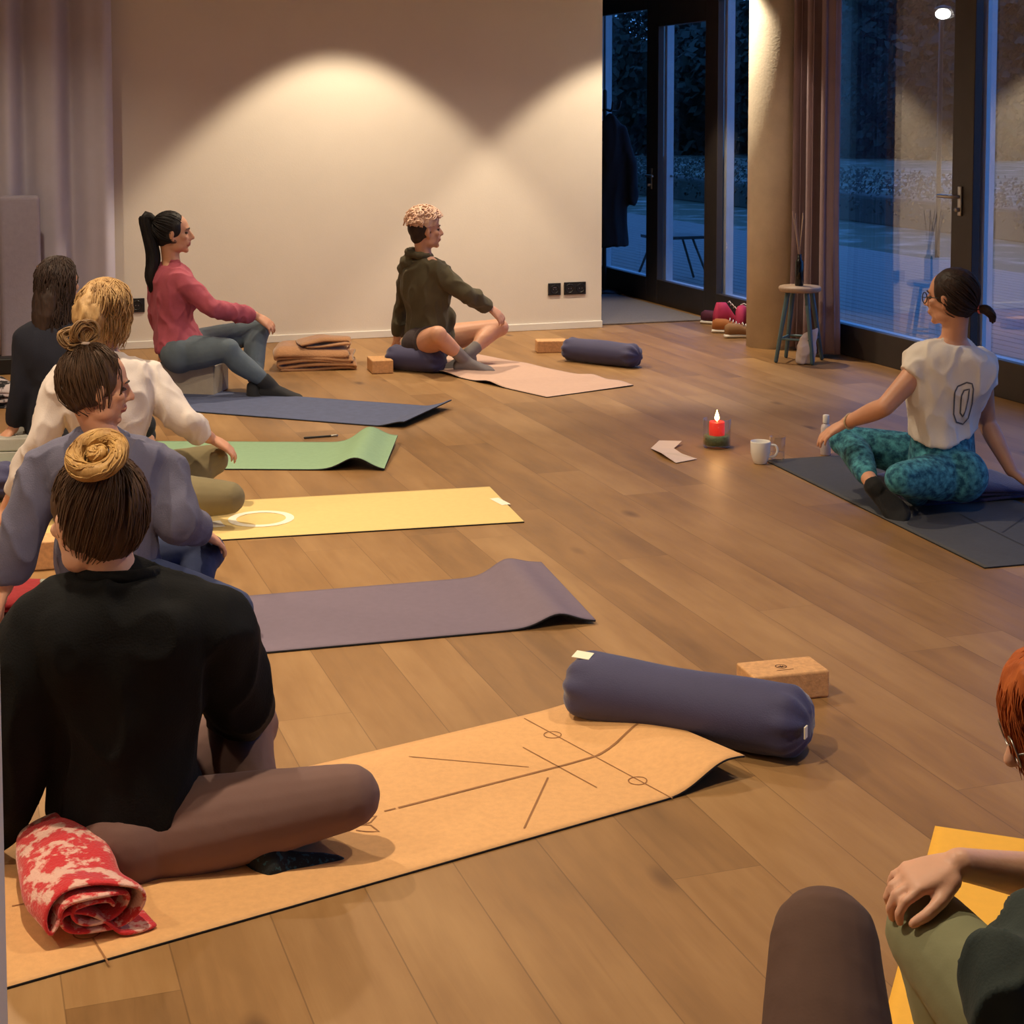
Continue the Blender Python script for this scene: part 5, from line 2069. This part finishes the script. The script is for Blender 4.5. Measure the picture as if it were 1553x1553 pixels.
def decal(fig_objs, m, name, strokes, wd, parent, off=.002):
    """print lying on the cloth: pixel strokes dropped onto the surface"""
    me = fig_objs.data
    bt = bvh(me)
    org = CAM - world_loc(fig_objs)
    bm = NB()
    for st in strokes:
        prev = None
        pts = []
        for (a, b) in zip(st[:-1], st[1:]):
            n = max(1, int(math.hypot(b[0] - a[0], b[1] - a[1]) / 2.5))
            pts += [(a[0] + (b[0] - a[0]) * k / n, a[1] + (b[1] - a[1]) * k / n) for k in range(n)]
        pts.append(st[-1])
        P = []
        for u, v in pts:
            loc, nor, idx, d = bt.ray_cast(org, ray(u, v).normalized())
            if loc is not None:
                P.append((loc + nor * off, nor))
        for i, (p, nr) in enumerate(P):
            d = P[min(i + 1, len(P) - 1)][0] - P[max(i - 1, 0)][0]
            s = nr.cross(d).normalized() * wd / 2
            q = (bm.verts.new(p + s), bm.verts.new(p - s))
            if prev: bm.faces.new((prev[0], prev[1], q[1], q[0]))
            prev = q
    me2 = bpy.data.meshes.new(name)
    bm.to_mesh(me2); bm.free()
    me2.materials.append(m)
    o = bpy.data.objects.new(name, me2); C.objects.link(o)
    o.parent = parent
    return o


tee = [c for c in f7.o.children if c.name.startswith('shirt')][0]
decal(tee, mat('grey_print', rgb(92, 92, 100), .8, .1), 'back_print',
      [[(1448, 594), (1452, 586), (1466, 580), (1474, 582), (1476, 590), (1474, 612), (1468, 634), (1460, 643), (1450, 640), (1446, 628), (1447, 606), (1448, 594)],
       [(1458, 600), (1462, 592), (1470, 590), (1468, 604), (1464, 622), (1460, 632), (1456, 626), (1457, 612), (1458, 600)]], .006, tee)

# ================================================================== 8 red haired woman, right edge
f8 = Fig('p', V((.86, 2.3, 0)), 'red-haired woman at the right edge in a dark green shirt and sage leggings', M_SKIN2,
         P=V((.90, 2.22, .13)), N=at(1665, 1275, 2.40), mid=V((.93, 2.26, .36)), H=at(1626, 1100, 2.46), face=(-.93, .06, -.34), hup=(-.3, 0, 1),
         hr=(.15, .98, 0), sr=(-.1, .98, 0), SR=at(1680, 1305, 2.60), SL=at(1690, 1420, 2.24),
         ER=at(1615, 1338, 2.72), WR=at(1454, 1310, 2.56), EL=at(1540, 1490, 2.14), WL=at(1640, 1720, 2.02),
         HR=V((.88, 2.34, .13)), HL=V((.87, 2.12, .13)), KL=at(1410, 1414, 2.56), AL=at(1500, 1790, 2.5), KR=at(1500, 1620, 2.85), AR=at(1640, 1640, 2.7),
         tL=((-.8, .5, -.15), (-.2, .2, .9)), tR=((-.7, -.6, -.1), (0, 0, 1)),
         hR=((-.84, -.08, -.26), (-.2, -.18, .96), .7, dict(spread=.1, thumb=.75, fing=[.62, .7, .75, .8])), hL=((.3, -.2, -.9), (.6, .2, .3), .2), browmat=H_RED, thick=1.05)
f8.body(vox=.0042, armskin=True)
M_DGREEN = cloth('dark_green_jersey', rgb(46, 56, 54), var=.1)
f8.top('shirt', M_DGREEN, grow=.03, hem=-.05, bell=.03, sleeves=(.45, 1.5), sl_grow=.042, amp=.028, fs=9, vox=.008)
M_SAGE = cloth('sage_leggings', rgb(132, 132, 100), var=.05, bump=.03)
f8.bottoms('leggings', M_SAGE, grow=.012, waist=.2, upto=(.93, .95), vox=.007)
hair_mesh(f8, 'hair', H_RED, lambda bm: (f8.cap(bm, 1.03), ell(bm, f8.h(0, .005, .075), .075, .08, .06, f8.h.M)), amp=.004, strands=lambda b: (
    f8.hanging(b, 700, .24, r=.0014, wav=.003, seed=9, azr=(.35, 2 * PI - .35), taper=.1, out=.004),
    f8.hanging(b, 300, .19, r=.0013, wav=.003, seed=12, azr=(-.75, .75), taper=-.25, out=.008)))
bm = NB()
for q in (-1, 1):
    torus(bm, f8.h(q * .033, .098, .004), .023, .0016, f8.h.x, f8.h.z, 28, 6)
    tube(bm, [f8.h(q * .055, .096, .008), f8.h(q * .077, .05, .01), f8.h(q * .079, -.005, .006)], .0016, 6)
tube(bm, [f8.h(-.011, .1, .006), f8.h(.011, .1, .006)], .0018, 6)
obj('glasses', bm, M_STEEL, f8.o)

# ================================================================== 9 knee in brown leggings, bottom edge
f9 = Fig('p', V((.48, 1.7, 0)), 'raised knee in brown leggings at the bottom edge, person leaning back below the frame', M_SKIN,
         P=V((.455, 1.66, .12)), N=V((.44, 1.24, .56)), mid=V((.44, 1.42, .33)), H=V((.44, 1.12, .74)), face=(0, .96, -.1), hup=(0, -.25, 1),
         hr=(1, 0, 0), sr=(1, 0, 0), EL=V((.18, 1.04, .3)), WL=V((.16, .98, .07)), ER=V((.70, 1.04, .3)), WR=V((.72, .98, .07)),
         HL=V((.36, 1.7, .12)), HR=V((.545, 1.7, .12)), KL=at(1250, 1432, 2.18), AL=V((.43, 2.28, .07)), KR=V((.84, 1.96, .17)), AR=V((.62, 2.12, .08)),
         tL=((.0, 1, -.05), (0, .05, 1)), tR=((-.9, .2, -.1), (0, 0, 1)),
         hL=((-.1, -.9, -.25), (0, -.2, 1), .1), hR=((.1, -.9, -.25), (0, -.2, 1), .1), thick=1.12)
f9.body(vox=.007)
f9.top('shirt', cloth('grey_tee', rgb(96, 92, 90)), grow=.012, hem=-.05, bell=.008, sleeves=(.6, .6), sl_grow=.014, amp=.006, vox=.009)
M_BRN = cloth('brown_leggings', rgb(92, 66, 56), var=.04, bump=.03)
f9.bottoms('leggings', M_BRN, grow=.012, waist=.2, upto=(.92, .92), vox=.007)
hair_mesh(f9, 'hair', H_MID, lambda bm: f9.cap(bm, 1.0), vox=.008, strands=lambda b: f9.strands(b, 120, (0, -.12, .06), r=.002, seed=3))
